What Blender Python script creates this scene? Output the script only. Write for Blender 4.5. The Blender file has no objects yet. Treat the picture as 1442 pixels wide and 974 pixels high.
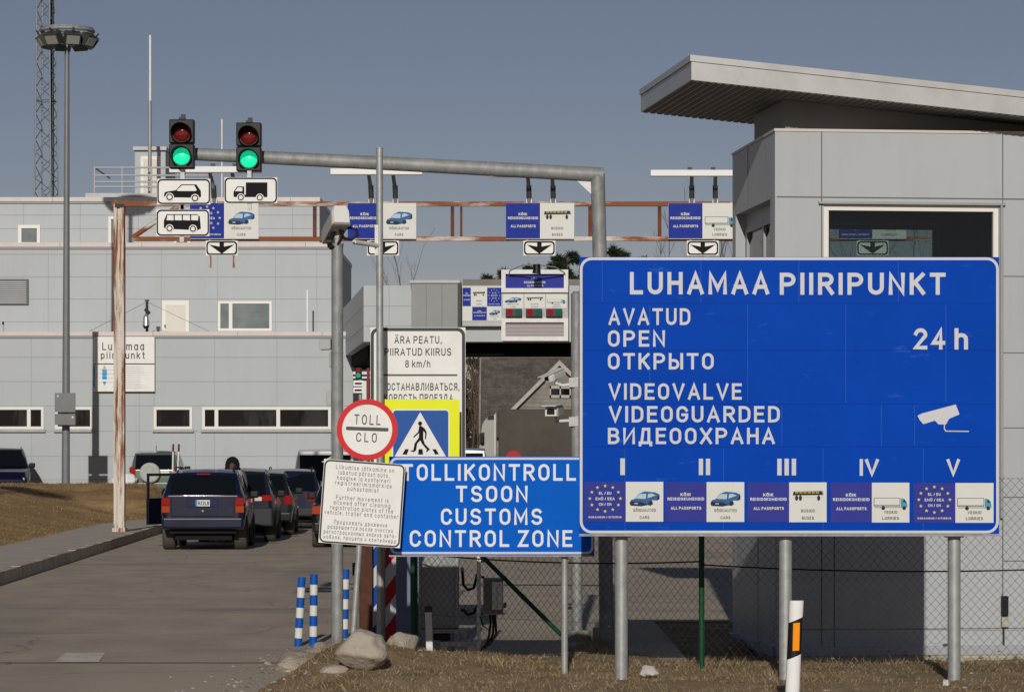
import bpy, bmesh, math, random
from mathutils import Vector, Matrix, noise
import numpy as np
random.seed(7)
C = bpy.context.scene.collection
SC = bpy.context.scene
R = math.radians

# ------------------------------------------------------------------ camera, sky, sun, exposure
FPX, CX, HZ, EYE = 4000.0, 721.0, 645.0, 1.95
cam = bpy.data.cameras.new('camera'); camo = bpy.data.objects.new('camera', cam); C.objects.link(camo)
cam.sensor_width = 36; cam.lens = 36*FPX/1442; cam.shift_y = (HZ-487)/1442
cam.clip_start = .1; cam.clip_end = 6000
camo.location = (0, 0, EYE); camo.rotation_euler = (R(90), 0, 0); SC.camera = camo
SUN_EL, SUN_AZ = R(20), R(2.6)
world = bpy.data.worlds.new('World'); SC.world = world; world.use_nodes = True
nt = world.node_tree; bg = nt.nodes['Background']
sky = nt.nodes.new('ShaderNodeTexSky'); sky.sky_type = 'NISHITA'; sky.sun_disc = False
sky.sun_elevation = SUN_EL; sky.sun_rotation = math.pi+SUN_AZ
sky.air_density = .85; sky.dust_density = .3; sky.ozone_density = 3.0; sky.altitude = 1000
tint = nt.nodes.new('ShaderNodeVectorMath'); tint.operation = 'MULTIPLY'; tint.inputs[1].default_value = (1.09, .78, .68)
nt.links.new(sky.outputs[0], tint.inputs[0]); nt.links.new(tint.outputs[0], bg.inputs[0]); bg.inputs[1].default_value = .05
sun = bpy.data.lights.new('sun', 'SUN'); suno = bpy.data.objects.new('sun', sun); C.objects.link(suno)
sun.energy = 2.75; sun.angle = R(.53); sun.color = (1, .95, .875)
sd = Vector((math.sin(SUN_AZ)*math.cos(SUN_EL), math.cos(SUN_AZ)*math.cos(SUN_EL), -math.sin(SUN_EL)))
suno.rotation_euler = sd.to_track_quat('-Z', 'Y').to_euler(); suno.location = (0, -20, 30)
SC.view_settings.view_transform = 'Standard'; SC.view_settings.look = 'None'
SC.view_settings.exposure = 0; SC.view_settings.gamma = 1

# ------------------------------------------------------------------ helpers
def lin(r, g, b):
    f = lambda c: (c/255/12.92) if c/255 <= .04045 else ((c/255+.055)/1.055)**2.4
    return (f(r), f(g), f(b))
def X(px, D): return (px-CX)*D/FPX
def Z(py, D): return EYE+(HZ-py)*D/FPX
def Q(pts, D): return [(X(a, D), Z(b, D)) for a, b in pts]

MATS = {}
def mat(name, col, rough=.5, metal=0, var=0, vscale=3, bump=0, bscale=40, coat=0, dirt_or_sheen=None, dirt_or_sheen_amt=.5, dscale=2, dstretch=(1, 1, 1), dthr=.55, dsoft=.12, emit=0, spec=.22):
    if name in MATS: return MATS[name]
    m = bpy.data.materials.new(name); m.use_nodes = True; MATS[name] = m
    t = m.node_tree; p = t.nodes['Principled BSDF']; N = t.nodes.new; K = t.links.new
    p.inputs['Roughness'].default_value = rough; p.inputs['Metallic'].default_value = metal
    p.inputs['Coat Weight'].default_value = coat; p.inputs['Coat Roughness'].default_value = .05
    p.inputs['Specular IOR Level'].default_value = spec
    src = None
    tc = N('ShaderNodeTexCoord')
    if var:
        nz = N('ShaderNodeTexNoise'); nz.inputs['Scale'].default_value = vscale; nz.inputs['Detail'].default_value = 6; nz.inputs['Roughness'].default_value = .65
        K(tc.outputs['Object'], nz.inputs['Vector'])
        mr = N('ShaderNodeMapRange'); mr.inputs[1].default_value = .3; mr.inputs[2].default_value = .7; mr.inputs[3].default_value = 1-var; mr.inputs[4].default_value = 1+var
        K(nz.outputs[0], mr.inputs[0])
        mx = N('ShaderNodeVectorMath'); mx.operation = 'SCALE'; mx.inputs[0].default_value = col
        K(mr.outputs[0], mx.inputs['Scale']); src = mx.outputs[0]
    if dirt_or_sheen:
        mp = N('ShaderNodeMapping'); mp.inputs['Scale'].default_value = dstretch; K(tc.outputs['Object'], mp.inputs[0])
        nz = N('ShaderNodeTexNoise'); nz.inputs['Scale'].default_value = dscale; nz.inputs['Detail'].default_value = 8; nz.inputs['Roughness'].default_value = .7
        K(mp.outputs[0], nz.inputs['Vector'])
        mr = N('ShaderNodeMapRange'); mr.inputs[1].default_value = dthr-dsoft; mr.inputs[2].default_value = dthr+dsoft; mr.inputs[4].default_value = dirt_or_sheen_amt
        K(nz.outputs[0], mr.inputs[0])
        mc = N('ShaderNodeMix'); mc.data_type = 'RGBA'; K(mr.outputs[0], mc.inputs[0])
        if src: K(src, mc.inputs[6])
        else: mc.inputs[6].default_value = (*col, 1)
        mc.inputs[7].default_value = (*dirt_or_sheen, 1); src = mc.outputs[2]
    if src: K(src, p.inputs['Base Color'])
    else: p.inputs['Base Color'].default_value = (*col, 1)
    if bump:
        nb = N('ShaderNodeTexNoise'); nb.inputs['Scale'].default_value = bscale; nb.inputs['Detail'].default_value = 5; K(tc.outputs['Object'], nb.inputs['Vector'])
        bp = N('ShaderNodeBump'); bp.inputs['Strength'].default_value = bump; bp.inputs['Distance'].default_value = .02
        K(nb.outputs[0], bp.inputs['Height']); K(bp.outputs[0], p.inputs['Normal'])
    if emit:
        p.inputs['Emission Color'].default_value = (*col, 1); p.inputs['Emission Strength'].default_value = emit
    return m
def glass(name, tint=(.8, .85, .85), refl=.12):
    m = bpy.data.materials.new(name); m.use_nodes = True; t = m.node_tree; t.nodes.clear(); N = t.nodes.new; K = t.links.new
    o = N('ShaderNodeOutputMaterial'); mix = N('ShaderNodeMixShader'); tr = N('ShaderNodeBsdfTransparent'); gl = N('ShaderNodeBsdfGlossy')
    fr = N('ShaderNodeFresnel'); fr.inputs[0].default_value = 1.5
    tr.inputs[0].default_value = (*tint, 1); gl.inputs['Roughness'].default_value = .02
    K(fr.outputs[0], mix.inputs[0]); K(tr.outputs[0], mix.inputs[1]); K(gl.outputs[0], mix.inputs[2]); K(mix.outputs[0], o.inputs[0])
    return m

class MB:
    def __init__(s): s.v = []; s.f = []; s.m = []; s.s = []
    def add(s, vs, fs, mi=0, smooth=False):
        o = len(s.v); s.v += [tuple(v) for v in vs]
        for f in fs: s.f.append([i+o for i in f]); s.m.append(mi); s.s.append(smooth)
    def box(s, x0, x1, y0, y1, z0, z1, mi=0):
        s.add([(x0,y0,z0),(x1,y0,z0),(x1,y1,z0),(x0,y1,z0),(x0,y0,z1),(x1,y0,z1),(x1,y1,z1),(x0,y1,z1)],
              [(0,3,2,1),(4,5,6,7),(0,1,5,4),(1,2,6,5),(2,3,7,6),(3,0,4,7)], mi)
    def pbox(s, px0, px1, py0, py1, D, depth, mi=0):   # front face given in photo measurements at distance D
        s.box(X(px0, D), X(px1, D), D, D+depth, Z(py1, D), Z(py0, D), mi)
    def cyl(s, a, b, r0, r1=None, n=14, mi=0, caps=True):
        r1 = r0 if r1 is None else r1; a = Vector(a); b = Vector(b); d = (b-a).normalized()
        u = d.orthogonal().normalized(); w = d.cross(u)
        vs = []
        for p, r in ((a, r0), (b, r1)):
            for k in range(n):
                t = 2*math.pi*k/n; vs.append(p+u*math.cos(t)*r+w*math.sin(t)*r)
        s.add(vs, [(k, (k+1) % n, n+(k+1) % n, n+k) for k in range(n)], mi, True)
        if caps: s.add(vs[:n], [tuple(range(n))[::-1]], mi); s.add(vs[n:], [tuple(range(n))], mi)
    def tube(s, pts, r, n=8, mi=0):
        pts = [Vector(p) for p in pts]; rs = r if isinstance(r, (list, tuple)) else [r]*len(pts)
        vs = []; u = None
        for i, p in enumerate(pts):
            d = (pts[min(i+1, len(pts)-1)]-pts[max(i-1, 0)]).normalized()
            if u is None: u = d.orthogonal().normalized()
            else:
                u = u-d*u.dot(d)
                u = u.normalized() if u.length > 1e-5 else d.orthogonal().normalized()
            w = d.cross(u)
            for k in range(n):
                t = 2*math.pi*k/n; vs.append(p+(u*math.cos(t)+w*math.sin(t))*rs[i])
        fs = []
        for i in range(len(pts)-1):
            for k in range(n): fs.append((i*n+k, i*n+(k+1) % n, (i+1)*n+(k+1) % n, (i+1)*n+k))
        s.add(vs, fs, mi, True)
        s.add(vs[:n], [tuple(range(n))[::-1]], mi); s.add(vs[-n:], [tuple(range(n))], mi)
    def slab(s, p2, y0, y1, mi=0):
        n = len(p2); vs = [(x, y0, z) for x, z in p2]+[(x, y1, z) for x, z in p2]
        s.add(vs, [tuple(range(n)), tuple(range(n, 2*n))[::-1]]+[(i, i+n, (i+1) % n+n, (i+1) % n) for i in range(n)], mi)
    def poly(s, p2, y, mi=0): s.add([(x, y, z) for x, z in p2], [tuple(range(len(p2)))], mi)
    def ring(s, outer, inner, y, mi=0):
        n = len(outer); s.add([(x, y, z) for x, z in outer]+[(x, y, z) for x, z in inner], [(i, (i+1) % n, n+(i+1) % n, n+i) for i in range(n)], mi)
    def rot(s, ax, piv, ang, i0=0):
        M = Matrix.Translation(piv) @ Matrix.Rotation(ang, 4, ax) @ Matrix.Translation(-Vector(piv))
        s.v = s.v[:i0]+[tuple(M @ Vector(v)) for v in s.v[i0:]]
    def build(s, name, mats, parent=None, local=False, bevel=0, seg=2, recalc=True, kind=None):
        if not isinstance(mats, (list, tuple)): mats = [mats]
        off = Vector((0, 0, 0))
        if parent is not None and not local:
            p = parent
            while p: off += p.location; p = p.parent
        vs = [(v[0]-off.x, v[1]-off.y, v[2]-off.z) for v in s.v]
        me = bpy.data.meshes.new(name); me.from_pydata(vs, [], s.f)
        for m in mats: me.materials.append(m)
        me.polygons.foreach_set('material_index', s.m); me.polygons.foreach_set('use_smooth', s.s)
        if recalc:
            bm = bmesh.new(); bm.from_mesh(me); bmesh.ops.recalc_face_normals(bm, faces=bm.faces); bm.to_mesh(me); bm.free()
        o = bpy.data.objects.new(name, me); C.objects.link(o)
        if parent is not None: o.parent = parent
        if bevel:
            b = o.modifiers.new('bevel', 'BEVEL'); b.width = bevel; b.segments = seg; b.limit_method = 'ANGLE'; b.angle_limit = R(35)
        if kind: o['kind'] = kind
        return o
def thing(name, label, cat, loc=(0, 0, 0), rz=0, group=None):
    o = bpy.data.objects.new(name, None); C.objects.link(o); o.location = loc; o.rotation_euler = (0, 0, rz); o.empty_display_size = .1
    o['label'] = label; o['category'] = cat
    if group: o['group'] = group
    return o
def tag(o, label, cat, group=None):
    o['label'] = label; o['category'] = cat
    if group: o['group'] = group
    return o
def rrect(x0, x1, z0, z1, r, n=6):
    out = []
    for cx, cz, a in ((x1-r, z1-r, 0), (x0+r, z1-r, 90), (x0+r, z0+r, 180), (x1-r, z0+r, 270)):
        for k in range(n+1):
            t = R(a+90*k/n); out.append((cx+r*math.cos(t), cz+r*math.sin(t)))
    return out
def circle(cx, cz, r, n=40): return [(cx+r*math.cos(2*math.pi*k/n), cz+r*math.sin(2*math.pi*k/n)) for k in range(n)]

# ------------------------------------------------------------------ stroke lettering
def A(cx, cy, rx, ry, a0, a1, n=None):
    n = n or max(4, int(abs(a1-a0)/18))
    return [(cx+rx*math.cos(R(a0+(a1-a0)*k/n)), cy+ry*math.sin(R(a0+(a1-a0)*k/n))) for k in range(n+1)]
W = .54
def OO(w=W): return A(w/2, .68, w/2, .32, 0, 180)+A(w/2, .32, w/2, .32, 180, 360)+[(w, .68)]
G = {
 'A': (.6, [[(0,0),(.3,1),(.6,0)], [(.1,.3),(.5,.3)]]), 'B': (W, [[(0,0),(0,1)], [(0,1),(.28,1)]+A(.28,.76,.22,.24,90,-90)+[(0,.52)], [(.28,.52)]+A(.28,.26,.26,.26,90,-90)+[(0,0)]]),
 'C': (W, [A(W/2,.68,W/2,.32,15,180)+A(W/2,.32,W/2,.32,180,345)]), 'D': (W, [[(0,0),(0,1),(.22,1)]+A(.22,.68,.32,.32,90,0)+A(.22,.32,.32,.32,0,-90)+[(0,0)]]),
 'E': (.46, [[(.46,1),(0,1),(0,0),(.46,0)], [(0,.52),(.4,.52)]]), 'F': (.46, [[(.46,1),(0,1),(0,0)], [(0,.52),(.4,.52)]]),
 'G': (W, [A(W/2,.68,W/2,.32,20,180)+A(W/2,.32,W/2,.32,180,360)+[(W,.46),(.3,.46)]]), 'H': (W, [[(0,0),(0,1)], [(W,0),(W,1)], [(0,.52),(W,.52)]]),
 'I': (.001, [[(0,0),(0,1)]]), 'J': (.4, [[(.4,1),(.4,.25)]+A(.2,.25,.2,.25,0,-160)]), 'K': (.52, [[(0,0),(0,1)], [(.5,1),(.02,.42)], [(.16,.58),(.52,0)]]),
 'L': (.44, [[(0,1),(0,0),(.44,0)]]), 'M': (.7, [[(0,0),(0,1),(.35,.2),(.7,1),(.7,0)]]), 'N': (.56, [[(0,0),(0,1),(.56,0),(.56,1)]]),
 'O': (W, [OO()]), 'P': (W, [[(0,0),(0,1),(.28,1)]+A(.28,.73,.26,.27,90,-90)+[(0,.46)]]), 'R': (W, [[(0,0),(0,1),(.28,1)]+A(.28,.74,.25,.26,90,-90)+[(0,.48)], [(.26,.48),(.54,0)]]),
 'S': (W, [A(.27,.75,.25,.25,25,270)+A(.27,.25,.27,.25,90,-155)]), 'T': (.54, [[(0,1),(.54,1)], [(.27,1),(.27,0)]]), 'U': (W, [[(0,1),(0,.3)]+A(W/2,.3,W/2,.3,180,360)+[(W,1)]]),
 'V': (.6, [[(0,1),(.3,0),(.6,1)]]), 'X': (.56, [[(0,0),(.56,1)], [(0,1),(.56,0)]]), 'Y': (.56, [[(0,1),(.28,.45),(.56,1)], [(.28,.45),(.28,0)]]), 'Z': (.5, [[(0,1),(.5,1),(0,0),(.5,0)]]),
 '2': (.5, [A(.25,.74,.25,.26,165,-15)+[(0,0),(.5,0)]]), '4': (.52, [[(.38,0),(.38,1),(0,.27),(.52,.27)]]), '8': (.5, [A(.25,.76,.22,.24,-90,270), A(.25,.26,.25,.26,90,450)]),
 '3': (.5, [A(.25,.76,.22,.24,160,-90), A(.25,.26,.25,.26,90,-160)]), '/': (.3, [[(0,0),(.3,1)]]), '-': (.25, [[(0,.4),(.25,.4)]]), '.': (.001, [[(0,0),(0,.04)]]), ',': (.05, [[(.05,.05),(0,-.12)]]),
 'И': (.56, [[(0,1),(0,0),(.56,1),(.56,0)]]), 'Й': (.56, [[(0,1),(0,0),(.56,1),(.56,0)], [(.18,1.2),(.38,1.2)]]), 'Ы': (.7, [[(0,1),(0,0),(.25,0)]+A(.25,.28,.22,.28,-90,90)+[(0,.56)], [(.7,0),(.7,1)]]),
 'Ь': (.5, [[(0,1),(0,0),(.25,0)]+A(.25,.28,.25,.28,-90,90)+[(0,.56)]]), 'Д': (.66, [[(.1,0),(.2,1),(.54,1),(.54,0)], [(0,-.16),(0,0),(.66,0),(.66,-.16)]]), 'Л': (.56, [[(0,0),(.14,.25),(.2,1),(.56,1),(.56,0)]]),
 'Я': (W, [[(W,0),(W,1),(.26,1)]+A(.26,.74,.25,.26,90,270)+[(W,.48)], [(.28,.48),(0,0)]]), 'П': (.56, [[(0,0),(0,1),(.56,1),(.56,0)]]), 'З': (.5, [A(.25,.76,.22,.24,160,-90), A(.25,.26,.25,.26,90,-160)]),
 'a': (.46, [A(.23,.36,.23,.36,0,360), [(.46,.72),(.46,0)]]), 'b': (.46, [[(0,1),(0,0)], A(.23,.36,.23,.36,0,360)]), 'c': (.42, [A(.23,.36,.23,.36,40,320)]), 'd': (.46, [[(.46,1),(.46,0)], A(.23,.36,.23,.36,0,360)]),
 'e': (.46, [[(0,.38)]+[(.46,.38)]+A(.23,.36,.23,.36,5,315)]), 'f': (.28, [A(.28,.84,.16,.16,90,180)+[(.12,0)], [(0,.7),(.28,.7)]]), 'g': (.46, [A(.23,.36,.23,.36,0,360), [(.46,.72),(.46,0)]+A(.23,-.04,.23,.22,0,-150)]),
 'h': (.44, [[(0,1),(0,0)], [(0,.45)]+A(.22,.48,.22,.24,180,0)+[(.44,0)]]), 'i': (.001, [[(0,.72),(0,0)], [(0,.98),(0,1)]]), 'j': (.1, [[(.1,.72),(.1,-.1),(0,-.24)], [(.1,.98),(.1,1)]]), 'k': (.42, [[(0,1),(0,0)], [(.4,.72),(.02,.3)], [(.14,.42),(.42,0)]]),
 'l': (.001, [[(0,1),(0,0)]]), 'm': (.72, [[(0,.72),(0,0)], [(0,.5)]+A(.18,.52,.18,.2,180,0)+[(.36,0)], [(.36,.5)]+A(.54,.52,.18,.2,180,0)+[(.72,0)]]), 'n': (.44, [[(0,.72),(0,0)], [(0,.45)]+A(.22,.48,.22,.24,180,0)+[(.44,0)]]),
 'o': (.46, [A(.23,.36,.23,.36,0,360)]), 'p': (.46, [[(0,.72),(0,-.26)], A(.23,.36,.23,.36,0,360)]), 'r': (.28, [[(0,.72),(0,0)], [(0,.42)]+A(.26,.46,.26,.26,180,80)]), 's': (.4, [A(.2,.54,.18,.18,30,270)+A(.2,.18,.2,.18,90,-150)]),
 't': (.28, [[(.12,1),(.12,.14)]+A(.24,.14,.12,.14,180,280), [(0,.7),(.28,.7)]]), 'u': (.44, [[(0,.72),(0,.24)]+A(.22,.24,.22,.24,180,360)+[(.44,.72)], [(.44,.72),(.44,0)]]), 'v': (.44, [[(0,.72),(.22,0),(.44,.72)]]), 'w': (.66, [[(0,.72),(.17,0),(.33,.72),(.5,0),(.66,.72)]]),
 'д': (.54, [[(.1,0),(.16,.72),(.44,.72),(.44,0)], [(0,-.16),(0,0),(.54,0),(.54,-.16)]]), 'л': (.44, [[(0,0),(.1,.2),(.14,.72),(.44,.72),(.44,0)]]), 'ж': (.66, [[(.33,0),(.33,.72)], [(0,.72),(.33,.36),(0,0)], [(.66,.72),(.33,.36),(.66,0)]]),
 'т': (.42, [[(0,.72),(.42,.72)], [(.21,.72),(.21,0)]]), 'ь': (.4, [[(0,.72),(0,0),(.2,0)]+A(.2,.2,.2,.2,-90,90)+[(0,.4)]]), 'в': (.42, [[(0,0),(0,.72),(.2,.72)]+A(.2,.55,.17,.17,90,-90)+A(.2,.19,.2,.19,90,-90)+[(0,0)]]),
 'и': (.44, [[(0,.72),(0,0),(.44,.72),(.44,0)]]), 'й': (.44, [[(0,.72),(0,0),(.44,.72),(.44,0)], [(.14,.92),(.3,.92)]]), 'н': (.44, [[(0,0),(0,.72)], [(.44,0),(.44,.72)], [(0,.38),(.44,.38)]]), 'з': (.38, [A(.19,.54,.17,.18,150,-90), A(.19,.18,.19,.18,90,-150)]),
 'ш': (.6, [[(0,.72),(0,0),(.6,0),(.6,.72)], [(.3,0),(.3,.72)]]), 'я': (.42, [[(.42,0),(.42,.72),(.2,.72)]+A(.2,.54,.19,.18,90,270)+[(.42,.36)], [(.22,.36),(0,0)]]), 'п': (.44, [[(0,0),(0,.72),(.44,.72),(.44,0)]]),
 'ч': (.42, [[(0,.72),(0,.5)]+A(.2,.5,.2,.18,180,270)+[(.42,.32)], [(.42,.72),(.42,0)]]), 'г': (.34, [[(0,0),(0,.72),(.34,.72)]]), 'ц': (.5, [[(0,.72),(0,0),(.5,0),(.5,-.16)], [(.42,0),(.42,.72)]]), 'ы': (.56, [[(0,.72),(0,0),(.18,0)]+A(.18,.2,.18,.2,-90,90)+[(0,.4)], [(.56,0),(.56,.72)]]),
 'м': (.56, [[(0,0),(0,.72),(.28,.15),(.56,.72),(.56,0)]]), 'б': (.46, [A(.23,.3,.23,.3,0,360), [(0,.3),(.02,.7),(.16,.92),(.44,1)]]), 'к': (.42, [[(0,.72),(0,0)], [(.4,.72),(.02,.34)], [(.14,.42),(.42,0)]]),
}
for a, b in zip('ОТКРВЕХАНСМ', 'OTKPBEXAHCM'): G[a] = G[b]
for a, b in zip('роаесх', 'poaecx'):
    if b in G: G[a] = G[b]
G['х'] = (.42, [[(0,0),(.42,.72)], [(0,.72),(.42,0)]])
def dots(b, w, y): return (G[b][0], G[b][1]+[[(w/2-.14, y), (w/2-.14, y+.03)], [(w/2+.14, y), (w/2+.14, y+.03)]])
G['Ä'] = dots('A', .6, 1.22); G['Ü'] = dots('U', W, 1.22); G['ä'] = dots('a', .46, .98)
G['Õ'] = (W, G['O'][1]+[[(.1,1.2),(.2,1.26),(.34,1.18),(.44,1.24)]])
def ribbon(mb, pts, t, M, y, mi):
    closed = math.dist(pts[0], pts[-1]) < 1e-6
    P = [Vector(p) for p in pts]
    Q_ = [P[0]]
    for p in P[1:]:
        if (p-Q_[-1]).length > 1e-5: Q_.append(p)
    P = Q_
    if closed: P = P[:-1] if (P[-1]-P[0]).length < 1e-5 else P
    n = len(P)
    if not closed:
        d = (P[1]-P[0]).normalized(); P[0] = P[0]-d*t/2
        d = (P[-1]-P[-2]).normalized(); P[-1] = P[-1]+d*t/2
    vs = []
    for i, p in enumerate(P):
        a = P[i-1] if (closed or i > 0) else None; b = P[(i+1) % n] if (closed or i < n-1) else None
        d1 = (p-a).normalized() if a is not None else None; d2 = (b-p).normalized() if b is not None else None
        d1 = d1 or d2; d2 = d2 or d1
        n1 = Vector((-d1.y, d1.x)); n2 = Vector((-d2.y, d2.x)); nn = n1+n2
        nn = nn.normalized() if nn.length > 1e-4 else n1
        k = 1/max(.5, nn.dot(n1))
        vs += [p+nn*k*t/2, p-nn*k*t/2]
    fs = [(2*i, 2*i+1, 2*((i+1) % n)+1, 2*((i+1) % n)) for i in range(n if closed else n-1)]
    out = []
    for v in vs:
        x, z = M(v.x, v.y); out.append((x, y, z))
    mb.add([(a, b-.00004*(i//2), c) for i, (a, b, c) in enumerate(out)], fs, mi)
def text(mb, s, x0, x1, z0, z1, y, mi=0, t=.16, gap=.2, space=.32):
    """letters of cap height z1-z0 filling x0..x1"""
    adv = []; cur = 0
    for ch in s:
        if ch == ' ': cur += space; continue
        adv.append((ch, cur)); cur += G[ch][0]*(1-0)+t+gap
    tot = cur-gap; sx = (x1-x0)/tot; h = z1-z0
    tt = t
    k = 0
    for ch, c in adv:
        for st in G[ch][1]:
            pts = [(p[0], p[1]*(1-tt)+tt/2) for p in st]
            ribbon(mb, pts, tt, lambda a, b: (x0+(c+tt/2+a)*sx, z0+b*h), y-.0004*(k % 4), mi); k += 1
def ptext(mb, s, px0, px1, py0, py1, D, dy=.006, **kw): text(mb, s, X(px0, D), X(px1, D), Z(py1, D), Z(py0, D), D-dy, **kw)
def strip(mb, pts, t, y, mi=0): ribbon(mb, pts, t, lambda a, b: (a, b), y, mi)

# ------------------------------------------------------------------ shared materials
galv = mat('galvanised_steel', (.36, .37, .36), .5, .35, var=.18, vscale=9, dirt_or_sheen=(.5, .5, .48), dirt_or_sheen_amt=.6, dscale=14, dthr=.6, bump=.05, bscale=60)
galv_dull = mat('weathered_galvanised_steel', (.27, .275, .27), .6, .25, var=.22, vscale=7, dirt_or_sheen=(.42, .42, .40), dirt_or_sheen_amt=.7, dscale=18, dstretch=(1, 1, .4), dthr=.6)
black = mat('black_plastic', (.012, .012, .013), .45)
dark_grey = mat('dark_grey_metal', (.05, .05, .052), .5, var=.15)
white_paint = mat('white_paint', (.74, .74, .72), .5, var=.05, vscale=4, dirt_or_sheen=(.45, .42, .36), dirt_or_sheen_amt=.35, dscale=5)
sign_white = mat('sign_white_sheeting', lin(232, 231, 227), .45, var=.03, vscale=5, dirt_or_sheen=(.52, .5, .45), dirt_or_sheen_amt=.3, dscale=4, dthr=.62)
letter_grey = mat('reflective_lettering', lin(203, 204, 207), .5, var=.04)
sign_blue = mat('blue_sign_sheeting', lin(0, 66, 174), .5, spec=.04, var=.10, vscale=1.1, dirt_or_sheen=lin(84, 132, 206), dirt_or_sheen_amt=.38, dscale=3.4, dstretch=(.7, 1, 2.2), dthr=.665, dsoft=.06)
seam_blue = mat('sign_seam_blue', lin(6, 48, 130), .5, spec=.06)
seam_light = mat('sign_seam_light', lin(52, 104, 190), .5)
customs_blue = mat('bright_blue_sign_sheeting', lin(6, 94, 198), .5, spec=.04, var=.06, vscale=3)
panel_indigo = mat('indigo_panel_print', lin(56, 62, 146), .6, spec=.06, var=.06, vscale=4)
panel_print_blue = mat('lane_panel_blue', lin(42, 58, 148), .6, spec=.06, var=.06, vscale=3)
panel_white = mat('panel_white_print', lin(214, 214, 208), .5, var=.03)
star_yellow = mat('star_yellow', lin(214, 206, 96), .5)
ink = mat('black_ink', (.012, .012, .013), .6, spec=.06)
ink_grey = mat('grey_ink', (.09, .09, .09), .6)
ink_pale = mat('pale_grey_ink', (.2, .2, .2), .6)
car_blue = mat('printed_car_blue', lin(38, 92, 148), .5)
car_dark = mat('printed_car_dark', lin(16, 28, 48), .5)
car_glass = mat('printed_car_glass', lin(176, 196, 204), .5)
teal = mat('printed_cab_teal', lin(70, 150, 176), .5)
print_grey = mat('printed_grey', lin(160, 158, 152), .5)
print_yellow = mat('printed_ochre', lin(170, 150, 70), .5)
red_sign = mat('red_sign_ring', lin(206, 26, 32), .4, var=.05)
fluo = mat('fluorescent_yellow_sheeting', lin(232, 238, 8), .4, var=.03)
frame_white = mat('white_window_frame', (.78, .76, .70), .4)
grey_trim = mat('grey_metal_trim', (.33, .33, .34), .4, .2, var=.08)
cable_black = mat('black_cable', (.012, .012, .012), .5)
concrete = mat('concrete', (.36, .33, .28), .9, var=.2, vscale=6, bump=.6, bscale=30, dirt_or_sheen=(.2, .17, .13), dirt_or_sheen_amt=.6, dscale=3)
LP = [panel_print_blue, panel_white, star_yellow, panel_white, ink_grey, car_blue, car_dark, car_glass, print_grey, teal, print_yellow, panel_indigo]
def picto_car(mb, x, z, w, h, y):
    f = lambda pts: [(x+a*w, z+b*h) for a, b in pts]
    mb.poly(f([(.0,.2),(.04,.42),(.18,.52),(.32,.86),(.5,1),(.86,.94),(1,.8),(1,.5),(.93,.4),(.75,.42),(.62,.1),(.4,.02),(.04,.06)]), y, 5)
    mb.poly(f([(.0,.2),(.03,.34),(.4,.3),(.62,.12),(.4,.02),(.04,.06)]), y-.001, 6)
    mb.poly(f([(.2,.53),(.33,.84),(.56,.84),(.54,.5)]), y-.001, 7); mb.poly(f([(.6,.55),(.62,.84),(.74,.86),(.88,.74)]), y-.001, 7)
    mb.poly(f([(.6,.1),(.66,.36),(.76,.38),(.78,.16),(.7,.06)]), y-.002, 6); mb.poly(f([(.9,.45),(.95,.72),(1,.7),(.99,.5)]), y-.002, 6)
    mb.poly(f([(.16,.17),(.17,.24),(.28,.23),(.28,.16)]), y-.002, 7)
def picto_bus(mb, x, z, w, h, y):
    f = lambda pts: [(x+a*w, z+b*h) for a, b in pts]
    mb.poly(f([(0,.36),(.04,.92),(.96,1),(1,.75),(1,.36)]), y, 8)
    mb.poly(f([(.02,.56),(.05,.92),(.95,.96),(.97,.6)]), y-.001, 6)
    for k in range(6): mb.poly(f([(.1+.13*k,.74),(.1+.13*k,.92),(.2+.13*k,.93),(.2+.13*k,.75)]), y-.002, 10)
    mb.poly(f([(0,.36),(.01,.54),(1,.57),(1,.36)]), y-.0015, 3)
    for c in (.14, .26, .84): mb.poly([(x+w*(c+.05*math.cos(t*.524)), z+h*(.3+.26*math.sin(t*.524))) for t in range(12)], y-.003, 6)
def picto_lorry(mb, x, z, w, h, y):
    f = lambda pts: [(x+a*w, z+b*h) for a, b in pts]
    mb.poly(f([(0,.3),(0,1),(.78,1),(.78,.3)]), y, 6)
    mb.poly(f([(.015,.42),(.015,.96),(.765,.96),(.765,.42)]), y-.001, 3); mb.poly(f([(.015,.33),(.015,.42),(.765,.42),(.765,.33)]), y-.001, 8)
    mb.poly(f([(.8,.2),(.8,.95),(.9,.92),(.98,.66),(1,.24)]), y, 9); mb.poly(f([(.87,.6),(.88,.86),(.92,.84),(.96,.62)]), y-.001, 6)
    mb.poly(f([(.02,.16),(.02,.24),(.98,.24),(.98,.16)]), y-.0005, 8)
    for c in (.28, .9): mb.poly([(x+w*(c+.055*math.cos(t*.524)), z+h*(.15+.16*math.sin(t*.524))) for t in range(12)], y-.003, 6)
def star(cx, cz, r): return [(cx+(r if k % 2 == 0 else r*.42)*math.sin(k*math.pi/5), cz+(r if k % 2 == 0 else r*.42)*math.cos(k*math.pi/5)) for k in range(10)]
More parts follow.
